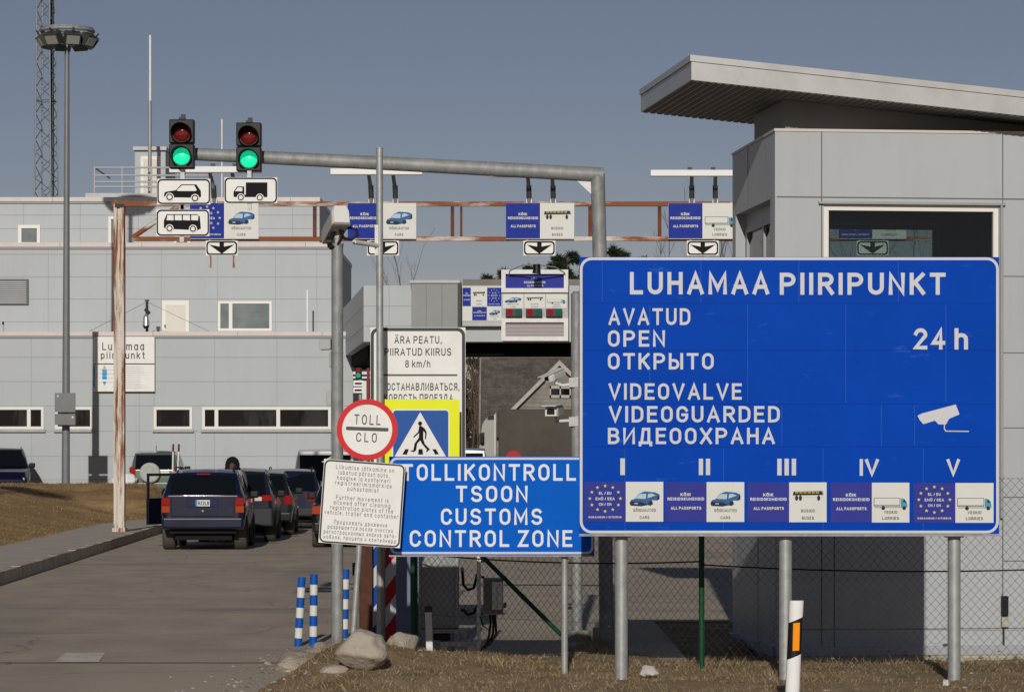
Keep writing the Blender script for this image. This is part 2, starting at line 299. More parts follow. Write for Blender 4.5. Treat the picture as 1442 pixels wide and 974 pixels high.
def lane_blue(mb, x0, x1, z0, z1, y, kind, foot='KODANIKUD / CITIZENS', bi=0):
    w = x1-x0; h = z1-z0; fx = lambda a: x0+a*w; fz = lambda b: z0+b*h
    mb.poly([(x0,z0),(x1,z0),(x1,z1),(x0,z1)], y, bi)
    if kind == 'eu':
        for k in range(12):
            t = 2*math.pi*k/12; mb.poly(star(fx(.5)+.37*w*math.sin(t), fz(.58)+.32*h*math.cos(t), .045*w), y-.002, 2)
        for s, a, b, zz in (('EL / EU',.35,.65,.68), ('EMÜ / EEA',.27,.73,.54), ('CH / CH',.35,.65,.40)): text(mb, s, fx(a), fx(b), fz(zz), fz(zz+.07), y-.002, 3, t=.2)
        text(mb, foot, fx(.1), fx(.9), fz(.09), fz(.135), y-.002, 3, t=.22)
    else:
        for s, a, b, zz in (('KÕIK',.37,.62,.65), ('REISIDOKUMENDID',.06,.94,.54), ('ALL PASSPORTS',.14,.87,.31)): text(mb, s, fx(a), fx(b), fz(zz), fz(zz+.075), y-.002, 3, t=.22)
def lane_white(mb, x0, x1, z0, z1, y, kind):
    w = x1-x0; h = z1-z0; fx = lambda a: x0+a*w; fz = lambda b: z0+b*h
    mb.poly([(x0,z0),(x1,z0),(x1,z1),(x0,z1)], y, 1)
    if kind == 'car': picto_car(mb, fx(.1), fz(.38), .8*w, .38*h, y-.002); a = ('SÕIDUAUTOD', 'CARS')
    if kind == 'bus': picto_bus(mb, fx(.08), fz(.53), .84*w, .26*h, y-.002); a = ('BUSSID', 'BUSES')
    if kind == 'lorry': picto_lorry(mb, fx(.05), fz(.32), .9*w, .3*h, y-.002); a = ('VEOKID', 'LORRIES')
    zz = (.25, .07) if kind != 'lorry' else (.22, .07)
    text(mb, a[0], fx(.5-.03*len(a[0])), fx(.5+.03*len(a[0])), fz(zz[0]), fz(zz[0]+.075), y-.002, 4, t=.18)
    text(mb, a[1], fx(.5-.032*len(a[1])), fx(.5+.032*len(a[1])), fz(zz[1]), fz(zz[1]+.075), y-.002, 4, t=.18)
# ------------------------------------------------------------------ terrain
def ss(a, b, t):
    t = max(0, min(1, (t-a)/(b-a))); return t*t*(3-2*t)
def nz(x, y, s=1.0, k=0): return noise.noise((x*s, y*s, k*7.3))
def kerb_x(y): return -7.86-.0423*(y-43.6)
def edge_x(y): return -10.1-.041*(y-56)+.95*ss(74, 87, y)+.12*nz(0, y, .35, 3)
def bank_h(x, y):
    d = edge_x(y)-x
    if d < 0: return .12
    s = max(ss(0, 5.5, d), ss(83.5, 88.5, y)*ss(0, .7, d))
    h = .17+.97*s+.05*nz(x, y, .5)+.03*nz(x, y, 1.7)
    return h+(.5-h)*ss(90.5, 93.5, y)
def verge_left(y): return -2.35+.14*max(0, y-23.7)+.18*nz(1, y, .9, 5)+.08*nz(2, y, 3, 6)
def verge_h(x, y):
    back = 28.0+.25*nz(x, 3, .8, 2) if x < .4 else 28.0+3.4*ss(.4, 1.1, x)+1.0*ss(2.2, 3.2, x)+.3*nz(x, 8, .9)
    m = ss(-.15, .5, x-verge_left(y))*(1-ss(back-.5, back+.3, y))
    mound = .24*math.exp(-(((x+1.45)/.75)**2+((y-25.9)/1.6)**2))
    dip = -.27*ss(26.2, 29.6, y)*ss(.8, 2.2, x)
    return -.07-.03*(1-m)+.088*ss(32.6, 33.6, y)*(1-m)+m*(.11+mound+dip+.035*nz(x, y, 1.3)+.02*nz(x, y, 4.5))
def grid_mesh(name, xs, ys, h, m, kind='structure', keep=None):
    nx, ny = len(xs), len(ys)
    vs = [(x, y, h(x, y)) for y in ys for x in xs]
    fs = []
    for j in range(ny-1):
        for i in range(nx-1):
            if keep is None or keep(xs[i], ys[j]): fs.append((j*nx+i, j*nx+i+1, (j+1)*nx+i+1, (j+1)*nx+i))
    me = bpy.data.meshes.new(name); me.from_pydata(vs, [], fs); me.materials.append(m); me.shade_smooth()
    o = bpy.data.objects.new(name, me); C.objects.link(o); o['kind'] = kind; return o
def lsp(a, b, n): return [a+(b-a)*i/n for i in range(n+1)]

soil = mat('dry_grass_soil', (.25, .17, .088), .95, var=.35, vscale=2.2, bump=1.0, bscale=45, dirt_or_sheen=(.40, .30, .185), dirt_or_sheen_amt=.8, dscale=2.6, dthr=.52)
bank_m = mat('dry_bank_grass', (.42, .27, .12), .95, var=.34, vscale=1.1, bump=1.0, bscale=14, dirt_or_sheen=(.18, .11, .052), dirt_or_sheen_amt=.8, dscale=.7, dstretch=(.4, 1.2, 1), dthr=.56)
pave_m = mat('pavement_asphalt', (.48, .415, .35), .9, var=.12, vscale=1.2, bump=.05, bscale=60)
kerb_m = mat('kerb_stone', (.46, .39, .31), .9, var=.25, vscale=2.5, bump=.5, bscale=25)
def asphalt():
    m = bpy.data.materials.new('worn_asphalt'); m.use_nodes = True; t = m.node_tree; p = t.nodes['Principled BSDF']; N = t.nodes.new; K = t.links.new
    tc = N('ShaderNodeTexCoord')
    def nzn(scale, stretch, detail=8, rough=.6):
        mp = N('ShaderNodeMapping'); mp.inputs['Scale'].default_value = stretch; K(tc.outputs['Object'], mp.inputs[0])
        n = N('ShaderNodeTexNoise'); n.inputs['Scale'].default_value = scale; n.inputs['Detail'].default_value = detail; n.inputs['Roughness'].default_value = rough
        K(mp.outputs[0], n.inputs['Vector']); return n
    def rng(src, a, b, c, d):
        r = N('ShaderNodeMapRange'); r.inputs[1].default_value = a; r.inputs[2].default_value = b; r.inputs[3].default_value = c; r.inputs[4].default_value = d; K(src, r.inputs[0]); return r.outputs[0]
    def mixc(f, a, b):
        x = N('ShaderNodeMix'); x.data_type = 'RGBA'
        K(f, x.inputs[0])
        if isinstance(a, tuple): x.inputs[6].default_value = (*a, 1)
        else: K(a, x.inputs[6])
        x.inputs[7].default_value = (*b, 1); return x.outputs[2]
    c = mixc(rng(nzn(1.1, (1, .5, 1)).outputs[0], .35, .65, 0, 1), (.37, .305, .235), (.47, .388, .295))
    c = mixc(rng(nzn(.45, (.8, .12, 1), 4).outputs[0], .55, .72, 0, .5), c, (.185, .166, .15))      # tyre-darkened lanes
    c = mixc(rng(nzn(.33, (.35, 1.3, 1), 5).outputs[0], .56, .70, 0, .55), c, (.15, .132, .125))     # dark patches drawn out across the lanes
    sep = N('ShaderNodeSeparateXYZ'); K(tc.outputs['Object'], sep.inputs[0])
    ma = N('ShaderNodeMath'); ma.operation = 'MULTIPLY'; K(rng(sep.outputs[0], -4.6, -2.5, 0, 1), ma.inputs[0]); K(rng(sep.outputs[1], 30.5, 25, 0, 1), ma.inputs[1])
    mb_ = N('ShaderNodeMath'); mb_.operation = 'MULTIPLY'; K(ma.outputs[0], mb_.inputs[0]); K(rng(nzn(1.6, (1, .6, 1)).outputs[0], .2, .5, .25, 1.0), mb_.inputs[1])
    c = mixc(mb_.outputs[0], c, (.47, .39, .29))                                                     # sand washed off the verge
    c = mixc(rng(nzn(90, (1, 1, 1), 2).outputs[0], .62, .7, 0, .35), c, (.34, .31, .28))             # pale aggregate
    vor = N('ShaderNodeTexVoronoi'); vor.feature = 'DISTANCE_TO_EDGE'; vor.inputs['Scale'].default_value = .22
    nn = nzn(.8, (1, 1, 1), 6); av = N('ShaderNodeVectorMath'); av.operation = 'ADD'; K(tc.outputs['Object'], av.inputs[0]); K(nn.outputs['Color'], av.inputs[1]); K(av.outputs[0], vor.inputs['Vector'])
    c = mixc(rng(vor.outputs[0], .0015, .004, .55, 0), c, (.06, .055, .05))
    K(c, p.inputs['Base Color']); p.inputs['Roughness'].default_value = .9
    nb = nzn(55, (1, 1, 1), 4); bp = N('ShaderNodeBump'); bp.inputs['Strength'].default_value = .35; bp.inputs['Distance'].default_value = .01; K(nb.outputs[0], bp.inputs['Height']); K(bp.outputs[0], p.inputs['Normal'])
    return m
road_m = asphalt()
grid_mesh('ground', [-3000, -400, -80, -40, 0, 40, 80, 400, 3000], [-300, 0, 50, 100, 150, 300, 3000], lambda x, y: -.5, bank_m)
m = MB(); ys = lsp(2, 128, 126)
for a, b in zip(ys, ys[1:]): xr_ = 1.7 if 26 < a < 33.9 else 70; m.add([(kerb_x(a), a, 0), (xr_, a, 0), (xr_, b, 0), (kerb_x(b), b, 0)], [(0, 1, 2, 3)])
m.build('road', road_m, kind='structure')
m = MB()
for a, b in zip(ys, ys[1:]): m.add([(edge_x(a)-.15, a, .196), (kerb_x(a)-.14, a, .196), (kerb_x(b)-.14, b, .196), (edge_x(b)-.15, b, .196)], [(0, 1, 2, 3)])
m.build('pavement', pave_m, kind='structure')
m = MB(); y = 4
while y < 98:
    a, b = y+.006, y+.994
    for q in [((kerb_x(a)-.15, kerb_x(a)), (kerb_x(b)-.15, kerb_x(b)))]:
        zt = .203+random.uniform(-.008, .008)
        m.add([(q[0][0], a, -.05), (q[0][1]+.012, a, -.05), (q[1][1]+.012, b, -.05), (q[1][0], b, -.05), (q[0][0], a, zt), (q[0][1], a, zt), (q[1][1], b, zt), (q[1][0], b, zt)],
              [(0,3,2,1),(4,5,6,7),(0,1,5,4),(1,2,6,5),(2,3,7,6),(3,0,4,7)])
    y += 1
m.build('kerb', kerb_m, kind='structure')
grid_mesh('bank', lsp(-60, -9.5, 130), lsp(8, 140, 190), bank_h, bank_m, keep=lambda x, y: x < edge_x(y)+.5)
grid_mesh('verge', lsp(-3.2, 9, 160), lsp(17, 35.2, 225), verge_h, soil)
# worn paint and the joint across the carriageway
m = MB(); D0 = EYE*FPX/(932-HZ); D1 = EYE*FPX/(919-HZ)
m.add([(X(76, D0), D0, .004), (X(139, D0), D0, .004), (X(148, D1), D1, .004), (X(92, D1), D1, .004)], [(0, 1, 2, 3)])
m.build('road_marking', mat('worn_white_paint', (.72, .66, .57), .9, var=.2, vscale=4, dirt_or_sheen=(.45, .39, .31), dirt_or_sheen_amt=.6, dscale=5, dthr=.5), kind='structure')
m = MB(); yj = EYE*FPX/(933-HZ)
pts = [(kerb_x(yj)+i*.2, yj+.03*nz(i, 0, .7)) for i in range(27)]
for a, b in zip(pts, pts[1:]): m.add([(a[0], a[1]-.035, .005), (b[0], b[1]-.035, .005), (b[0], b[1]+.035, .005), (a[0], a[1]+.035, .005)], [(0, 1, 2, 3)])
m.build('road_joint', mat('joint_filler', (.2, .165, .125), .95, var=.5, vscale=9), kind='structure')

# ------------------------------------------------------------------ terminal building on the left
clad = mat('grey_facade_panels', lin(176, 181, 184), .5, .0, var=.035, vscale=.25, dirt_or_sheen=lin(164, 166, 162), dirt_or_sheen_amt=.35, dscale=1.2, dstretch=(1.6, 1, .25), dthr=.6)
joint = mat('panel_joint', lin(156, 159, 161), .7)
cap_m = mat('pale_parapet_cap', lin(206, 196, 190), .4, var=.06)
win_dark = mat('dark_window_glass', (.006, .007, .009), .08, spec=.2, dirt_or_sheen=(.035, .037, .04), dirt_or_sheen_amt=.8, dscale=.7, dstretch=(1, 1, .3), dthr=.56, dsoft=.04)  # paler streaks in the pane colour stand in for reflections
win_grey = mat('curtained_window_glass', (.17, .2, .2), .12, var=.25, vscale=1.2)
bt = thing('terminal_building', 'long light grey panelled building with stepped roof levels behind the parked cars', 'building', (X(250, 97.5), 97.5, .3))
def facade(px0, px1, py_top, zb, D, depth, hor, ver):
    m = MB(); x0, x1 = X(px0, D), X(px1, D); zt = Z(py_top, D)
    m.box(x0, x1, D, D+depth, zb, zt, 0)
    for py in hor: z = Z(py, D); m.box(x0, x1, D-.004, D+.02, z-.014, z+.014, 1)
    for px, pa, pb in ver: x = X(px, D); m.box(x-.010, x+.010, D-.003, D+.02, max(zb, Z(pb, D)), Z(pa, D), 1)
    return m
facade(-260, 497, 471, .1, 97.5, 14, [503, 537, 571, 607, 642, 675], [(44, 471, 680), (131, 471, 552), (196, 552, 680), (217, 474, 571), (302, 471, 571), (302, 607, 680), (390, 471, 571), (390, 607, 680), (466, 471, 680), (275, 607, 680), (-60, 471, 680)]).build('wall', [clad, joint], bt)
facade(-260, 470, 347, 5, 100.8, 11, [358, 390, 421, 453], [(68, 347, 470), (150, 347, 470), (227, 347, 470), (306, 347, 470), (388, 347, 470), (446, 347, 470), (-20, 347, 470)]).build('wall', [clad, joint], bt)
facade(-260, 450, 283, 7.5, 104, 8, [303, 322], [(33, 283, 345), (113, 283, 345), (195, 283, 345), (270, 283, 345), (352, 283, 345), (412, 283, 345)]).build('wall', [clad, joint], bt)
def capstrip(px0, px1, pa, pb, D, depth):
    m = MB(); m.box(X(px0, D), X(px1, D), D-.1, D+depth+.05, Z(pb, D), Z(pa, D), 0)
    m.box(X(px0, D), X(px1, D)+.003, D-.06, D-.02, Z(pb, D)-.07, Z(pb, D)-.003, 1)
    for k in range(-2, 6):
        x = X(px0, D)+(k+3)*2.9
        if x < X(px1, D): m.box(x-.012, x+.012, D-.106, D-.09, Z(pb, D), Z(pa, D)+.005, 1)
    m.build('parapet_cap', [cap_m, joint], bt)
capstrip(-260, 498, 467, 473, 97.5, 14); capstrip(-260, 471, 342, 348, 100.8, 11); capstrip(-260, 451, 278, 284, 104, 8)
def window(px0, px1, py0, py1, D, parent, pane=win_dark, mull=(), fr=.09):
    m = MB(); x0, x1, z0, z1 = X(px0, D), X(px1, D), Z(py1, D), Z(py0, D)
    for a, b, c, d in ((x0, x1, z1-fr, z1), (x0, x1, z0, z0+fr), (x0, x0+fr, z0+fr, z1-fr), (x1-fr, x1, z0+fr, z1-fr)): m.box(a, b, D-.07, D+.03, c, d)
    for px in mull: m.box(X(px, D)-fr*.7, X(px, D)+fr*.7, D-.068, D+.03, z0+fr, z1-fr)
    w = m.build('window', frame_white, parent)
    m = MB(); m.box(x0+fr*.5, x1-fr*.5, D-.02, D-.01, z0+fr*.5, z1-fr*.5); m.build('pane', pane, w)
    m = MB(); m.box(x0-.05, x1+.05, D-.12, D-.001, z0-.1, z0-.004); m.build('sill', grey_trim, w)
    return w
for a in ((-120, 62, 573, 604, (41,)), (78, 131, 573, 604, ()), (217, 271, 573, 604, ()), (285, 466, 573, 604, (305, 392))): window(a[0], a[1], a[2], a[3], 97.5, bt, mull=a[4])
window(307, 383, 424, 466, 100.8, bt, win_grey, (325,)); window(26, 57, 317, 346, 104, bt, win_grey, (), .12); window(153, 178, 305, 346, 104, bt, win_grey, (), .1); window(245, 268, 330, 346, 104, bt, win_grey, (), .1)
m = MB(); D = 100.8; m.pbox(228, 266, 423, 480, D-.05, .06); dr = m.build('door', frame_white, bt)
m = MB(); m.pbox(233, 261, 429, 480, D-.08, .03); m.build('door_leaf', mat('cream_door', lin(214, 209, 198), .5, var=.03), dr)
m = MB(); m.pbox(231.5, 233, 457, 461, D-.14, .06); m.build('handle', dark_grey, dr)
m = MB(); D = 100.8; m.pbox(-30, 40, 393, 429, D-.08, .09, 0)
for k in range(11): m.pbox(-28, 37, 396+k*2.9, 397.6+k*2.9, D-.1, .03, 1)
m.build('vent_grille', [mat('vent_dark', (.13, .13, .13), .6), grey_trim], bt)
m = MB(); m.pbox(431.5, 434, 408, 470, 99, .06); m.build('roof_post', white_paint, bt)
m = MB(); m.pbox(-5, 5, 453, 457, 99.5, .1); m.pbox(3, 5, 453, 466, 99.5, .1); m.build('roof_pipe', grey_trim, bt)
# stair house on the roof
m = MB(); D = 108; m.pbox(190, 233, 212, 290, D, 3.2, 0); m.box(X(188, D), X(235, D), D-.15, D+3.3, Z(212, D), Z(207, D), 1); sh = m.build('stair_house', [clad, grey_trim], bt)
m = MB(); m.pbox(198, 226, 220, 290, D-.05, .06); m.build('door', frame_white, sh)
m = MB(); m.pbox(202, 222, 224, 290, D-.08, .03); m.build('door_leaf', mat('cream_door', lin(214, 209, 198), .5), sh)
m = MB(); D = 105.5
for py in (236, 247, 256, 263): m.tube([(X(133, D), D, Z(py, D)), (X(300, D), D, Z(py, D))], .035, 6)
for px in (133, 172, 213, 255, 298): m.tube([(X(px, D), D, Z(236, D)), (X(px, D), D, Z(285, D))], .035, 6)
m.tube([(X(133, D), D, Z(236, D)), (X(133, D), D+4, Z(236, D))], .035, 6); m.build('roof_railing', mat('pale_railing', (.45, .45, .46), .5), bt)
m = MB(); m.pbox(120, 245, 272, 279, 105, 3); m.build('roof_plinth', [grey_trim], bt)
m = MB(); D = 106; m.tube([(X(211, D), D, Z(280, D)), (X(211, D), D, Z(142, D))], .07, 8, 0); m.tube([(X(211.5, D), D, Z(142, D)), (X(211.5, D), D, Z(50, D))], .05, 8, 1)
tag(m.build('antenna_mast', [grey_trim, white_paint]), 'tall thin whip antenna in front of the rooftop stair house', 'antenna')
m = MB(); m.tube([(X(312.5, D), D, Z(285, D)), (X(312.5, D), D, Z(168, D))], .035, 6); tag(m.build('antenna_mast', white_paint), 'short thin white antenna rising between the two green traffic lights', 'antenna')
# dome camera on guyed stub on the lower roof
dc = thing('dome_camera', 'small silver dome camera hanging on a guyed bracket beside the white roof door', 'camera', (X(207, 98.5), 98.5, Z(468, 98.5)))
D = 98.5; m = MB(); m.tube([(X(207, D), D, Z(470, D)), (X(207, D), D, Z(422, D))], .05, 8); m.box(X(204, D), X(210, D), D-.05, D+.05, Z(424, D), Z(422, D)); m.tube([(X(205, D), D, Z(436, D)), (X(211, D), D-.2, Z(441, D))], .06, 6); m.build('bracket', dark_grey, dc)
m = MB(); m.cyl((X(207, D), D-.25, Z(459, D)), (X(207, D), D-.25, Z(447, D)), .13, .1, 14); m.cyl((X(207, D), D-.25, Z(447, D)), (X(207, D), D-.25, Z(442, D)), .1, .03, 14); m.build('housing', mat('silver_dome', (.6, .6, .6), .25, .7), dc)
m = MB(); m.cyl((X(207, D), D-.25, Z(463, D)), (X(207, D), D-.25, Z(459, D)), .07, .12, 14); m.build('dome', black, dc)
m = MB()
for px in (122, 293): m.tube([(X(207, D), D, Z(425, D)), (X(px, D), D+.5, Z(466, D))], .008, 4)
m.build('guy_wire', dark_grey, dc)
# notice boards
nb1 = thing('notice_board', 'white board lettered Luhamaa piiripunkt on the grey building wall', 'sign', (X(174, 97.3), 97.3, Z(512, 97.3)))
D = 97.3; m = MB(); m.pbox(131, 217.5, 474, 511.5, D, .12); m.build('panel', sign_white, nb1)
m = MB(); ptext(m, 'Luhamaa', 144, 203, 482, 493, D, t=.15, gap=.3); ptext(m, 'piiripunkt', 142, 204, 495, 505, D, t=.15, gap=.3); m.build('lettering', ink_grey, nb1)
nb2 = thing('notice_board', 'white information board with blue diagram and fine print under the Luhamaa board', 'sign', (X(174, 97.3), 97.3, Z(551, 97.3)))
m = MB(); m.pbox(131, 217.5, 513, 551, D, .12); m.build('panel', sign_white, nb2)
m = MB(); y = D-.006
m.poly(Q([(131.5, 514), (133.5, 514), (133.5, 546), (131.5, 546)], D), y, 0); m.poly(Q([(144, 520), (150.5, 520), (150.5, 534), (144, 534)], D), y, 0); m.poly(Q([(144.5, 537), (150, 537), (147.2, 543)], D), y, 0); m.poly(Q([(144.5, 519), (150, 519), (147.2, 514)], D), y, 1)
for k in range(11): m.poly(Q([(175, 516+k*3), (175+random.uniform(22, 40), 516+k*3), (195, 516.6+k*3), (175, 516.6+k*3)], D), y, 1)
for k in range(4): m.poly(Q([(140, 520+k*6), (160, 520+k*6), (160, 520.5+k*6), (140, 520.5+k*6)], D), y, 1)
m.build('diagram', [mat('diagram_blue', lin(70, 160, 210), .5), mat('diagram_grey', lin(175, 176, 178), .6)], nb2)

# ------------------------------------------------------------------ lattice tower
D = 175; tw = thing('lattice_tower', 'tall slim steel lattice mast behind the grey building', 'tower', (X(66, D), D, 0))
zt = Z(-40, D); legs = []
def towerp(k, z):
    f = z/zt; w = 17.5*(1-f)+9.5*f; cx = 67*(1-f)+64.5*f
    sx, sy = ((-1, -1), (1, -1), (1, 1), (-1, 1))[k % 4]; hw = w*D/FPX
    return (X(cx, D)+sx*hw*.92+sy*hw*.25, D+sy*hw*.92-sx*hw*.25, z)
for k in range(4):
    m = MB(); m.tube([towerp(k, 0), towerp(k, zt)], .055, 5); m.build('leg', galv_dull, tw)
m = MB(); nb = 20
for i in range(nb):
    z0, z1 = zt*i/nb, zt*(i+1)/nb
    for k in range(4):
        m.tube([towerp(k, z0), towerp(k+1, (z0+z1)/2)], .026, 4); m.tube([towerp(k+1, (z0+z1)/2), towerp(k, z1)], .026, 4)
        if i % 5 == 0: m.tube([towerp(k, z0), towerp(k+1, z0)], .03, 4)
m.build('bracing', mat('tower_bracing', (.1, .1, .1), .6), tw)
m = MB(); m.tube([(X(67, D)+.3, D, 0), (X(65.5, D)+.3, D, zt)], .06, 5); m.tube([(X(67, D)+.45, D, 0), (X(65.5, D)+.4, D, zt)], .04, 5); m.build('cable', cable_black, tw)

# ------------------------------------------------------------------ ring light mast
D = 92.5; lm = thing('light_mast', 'tall grey mast with a ring of floodlights beside the lattice tower', 'light mast', (X(93, D), D, 1.1))
m = MB(); m.tube([(X(92.5, D), D, .9), (X(93, D), D, Z(560, D)), (X(94.5, D), D, Z(60, D))], [.135, .125, .075], 16); m.build('pole', mat('grey_mast_paint', (.2, .205, .21), .5, .2, var=.06), lm)
c = Vector((X(95, D), D, 0)); rr = 36*D/FPX; m = MB()
m.tube([(c.x+rr*math.cos(t*.196), c.y+rr*math.sin(t*.196), Z(44, D)) for t in range(33)], .07, 6)
m.tube([(c.x+rr*math.cos(t*.196), c.y+rr*math.sin(t*.196), Z(41, D)) for t in range(33)], .03, 6)
for k in range(6): m.tube([(c.x, c.y, Z(47, D)), (c.x+rr*math.cos(k*1.047), c.y+rr*math.sin(k*1.047), Z(44, D))], .03, 5)
m.build('ring', galv_dull, lm)
fl_mat = mat('floodlight_housing', (.045, .048, .045), .5); fl_glass = mat('floodlight_reflector', (.55, .56, .5), .25, .6)
for k in range(8):
    a = k*math.pi/4+.35; q = Vector((c.x+rr*.98*math.cos(a), c.y+rr*.98*math.sin(a), Z(58, D)))
    m = MB(); m.box(-.25, .25, -.12, .16, -.2, .17, 0); m.box(-.21, .21, -.14, -.125, -.16, .13, 1); m.tube([(0, 0, .17), (0, 0, .36)], .03, 5)
    m.v = [tuple(Matrix.Rotation(a+math.pi/2, 3, 'Z') @ (Matrix.Rotation(R(35), 3, 'X') @ Vector(v))+q) for v in m.v]
    m.build('floodlight', [fl_mat, fl_glass], lm)
def dup(o, parent=None):
    c = o.copy(); C.objects.link(c)
    if parent: c.parent = parent
    for ch in list(o.children): dup(ch, c)
    return c
lm['group'] = 'ring light masts'; l2 = dup(lm); l2.location = (-16.2, 45.2, .9); l2['label'] = 'nearer ring light mast on the bank, its shadow falling across the dry grass'
D = 92.1; m = MB(); m.pbox(77, 106, 553, 580, D-.2, .05); m.pbox(77, 106, 582.5, 598, D-.2, .05); m.pbox(80, 82.5, 556.5, 558.5, D-.21, .01, 1); m.pbox(101, 103.5, 586, 588.5, D-.21, .01, 1); m.pbox(88, 98, 560, 563, D-.14, .12)
tag(m.build('sign_back', [mat('sign_back_grey', (.16, .163, .165), .5, .2, var=.1), white_paint]), 'pair of plain grey sign backs clamped to the light mast', 'sign')

# ------------------------------------------------------------------ inspection canopy in the middle
D = 86; cn = thing('inspection_canopy', 'wide grey drive-through canopy building spanning the lanes behind the white notice sign', 'canopy', (X(660, D), D, 0))
xl = X(512, D); lv = Vector((-.106, 1)); bk = 15
m = MB(); zt, zb = Z(402, D), Z(497, D); zb2 = Z(481, D)
xr = X(1500, D); xm = X(580, D)
m.add([(xl, D, zb2), (xm, D, zb2), (xm, D+bk, zb2), (xl-.106*bk, D+bk, zb2), (xl, D, zt), (xm, D, zt), (xm, D+bk, zt), (xl-.106*bk, D+bk, zt)],
      [(4,5,6,7),(0,1,5,4),(1,2,6,5),(2,3,7,6),(3,0,4,7),(0,3,2,1)], 0)
m.box(xm+.01, xr, D, D+3, zb2, zt, 0)
for py in (431, 459): m.box(xl+.01, X(580, D), D-.004, D+.02, Z(py, D)-.013, Z(py, D)+.013, 1)
for px in (548,): m.box(X(px, D)-.01, X(px, D)+.01, D-.0035, D+.02, zb2, zt, 1)
for k in (1, 2): m.add([(xl-.004, D, Z(402+29*k, D)-.012), (xl-.004, D, Z(402+29*k, D)+.012), (xl-.106*bk-.004, D+bk, Z(402+29*k, D)+.012), (xl-.106*bk-.004, D+bk, Z(402+29*k, D)-.012)], [(0, 1, 2, 3)], 1)
m.build('fascia', [clad, joint], cn)
m = MB(); m.box(xl+.25, xr-.2, D+.9, D+2.6, Z(500, D+.9), zb2-.004); m.add([(xl+.2-.106*2, D+2.7, Z(500, D+.9)), (xm-.2, D+2.7, Z(500, D+.9)), (xm-.2, D+bk-.2, Z(500, D+.9)), (xl+.2-.106*bk, D+bk-.2, Z(500, D+.9)), (xl+.2-.106*2, D+2.7, zb2-.005), (xm-.2, D+2.7, zb2-.005), (xm-.2, D+bk-.2, zb2-.005), (xl+.2-.106*bk, D+bk-.2, zb2-.005)], [(0,3,2,1),(4,5,6,7),(0,1,5,4),(1,2,6,5),(2,3,7,6),(3,0,4,7)])
m.build('underside_beam', mat('shaded_underside_black', (.006, .006, .006), .9, spec=.05), cn)  # black band whose colour stands in for the shaded canopy underside
m = MB(); m.box(X(580, D), X(645, D), D-.5, D+2.9, Z(484, D), Z(400, D), 0); m.box(X(578, D), X(648, D), D-.56, D+3.05, Z(400, D), Z(396, D), 1); m.box(X(645.2, D), X(650, D), D-.52, D+2.9, Z(484, D), Z(399, D), 2)
for px in (601, 623): m.box(X(px, D)-.01, X(px, D)+.01, D-.505, D-.49, Z(484, D), Z(402, D), 3)
m.build('roof_box', [mat('darker_grey_cladding', lin(140, 142, 140), .45, var=.04), grey_trim, dark_grey, mat('darker_joint', lin(118, 120, 119), .6)], cn)
m = MB(); m.box(X(651, D), X(900, D), D+1, D+2.9, Z(402, D)+.002, Z(399.5, D)+.2); m.build('roof_edge', mat('brown_roof_edge', (.2, .19, .165), .8, var=.1), cn)
for px in (538, 870, 1250):
    m = MB(); m.box(X(px, D)-.22, X(px, D)+.22, D+.8, D+1.24, 0, zb2-.006); m.build('column', white_paint, cn)
# lane board on the fascia
D = 85.8; lb = thing('lane_board', 'chequered board of blue and white lane panels on the canopy front', 'sign', (X(678, D), D, Z(456, D)))
m = MB(); m.pbox(651, 722, 403, 452, D, .1); m.pbox(651, 722, 452.5, 459, D-.1, .2, 1); m.build('panel', [panel_white, grey_trim], lb)
m = MB(); y = D-.006; sq = lambda a, b, c, d: (X(a, D), X(b, D), Z(d, D), Z(c, D))
lane_blue(m, *sq(651.5, 663, 405, 431), y, 'all', bi=0); lane_white(m, *sq(664, 685, 405, 431), y, 'bus'); lane_blue(m, *sq(686, 706, 405, 431), y, 'eu', bi=0)
lane_blue(m, *sq(665, 685.5, 432, 451), y, 'all', bi=0); lane_white(m, *sq(687, 706, 432, 451), y, 'car')
m.build('lane_panel', LP, lb)
# lane signal board
D = 85.0; sb = thing('lane_signal_board', 'white framed lane board with three pairs of red and green lamps', 'sign', (X(752, D), D, Z(481, D)), 0)
m = MB()
def frame(m, a, b, c, d, w, y0, y1, mi=0):
    m.box(X(a, D), X(b, D), y0, y1, Z(c+w, D), Z(c, D), mi); m.box(X(a, D), X(b, D), y0, y1, Z(d, D), Z(d-w, D), mi)
    m.box(X(a, D), X(a+w, D), y0, y1, Z(d-w, D), Z(c+w, D), mi); m.box(X(b-w, D), X(b, D), y0, y1, Z(d-w, D), Z(c+w, D), mi)
frame(m, 706, 800, 380, 412, 6, D-.12, D+.2); frame(m, 706, 800, 448, 480, 6, D-.12, D+.2); m.build('frame', white_paint, sb)
m = MB(); m.pbox(711, 795, 385, 407, D, .1, 0); ptext(m, 'KÕIK', 748, 757, 391, 393.5, D, mi=1, t=.2); ptext(m, 'REISIDOKUMENDID', 738, 768, 396, 399, D, mi=1, t=.2); ptext(m, 'ALL PASSPORTS', 742, 765, 401, 403.5, D, mi=1, t=.2); m.build('blue_panel', [panel_indigo, panel_white], sb)
m = MB(); m.pbox(711, 795, 453, 475, D, .1)
for k in range(4): m.pbox(711, 795, 456.5+k*5, 457+k*5, D-.01, .02, 1)
m.build('grey_panel', [mat('blank_display_grey', lin(160, 152, 152), .5), mat('display_line', lin(132, 126, 126), .5)], sb)
m = MB(); m.pbox(706, 800, 412, 448, D-.02, .2); m.build('back_panel', mat('board_grey', lin(176, 178, 180), .5), sb)
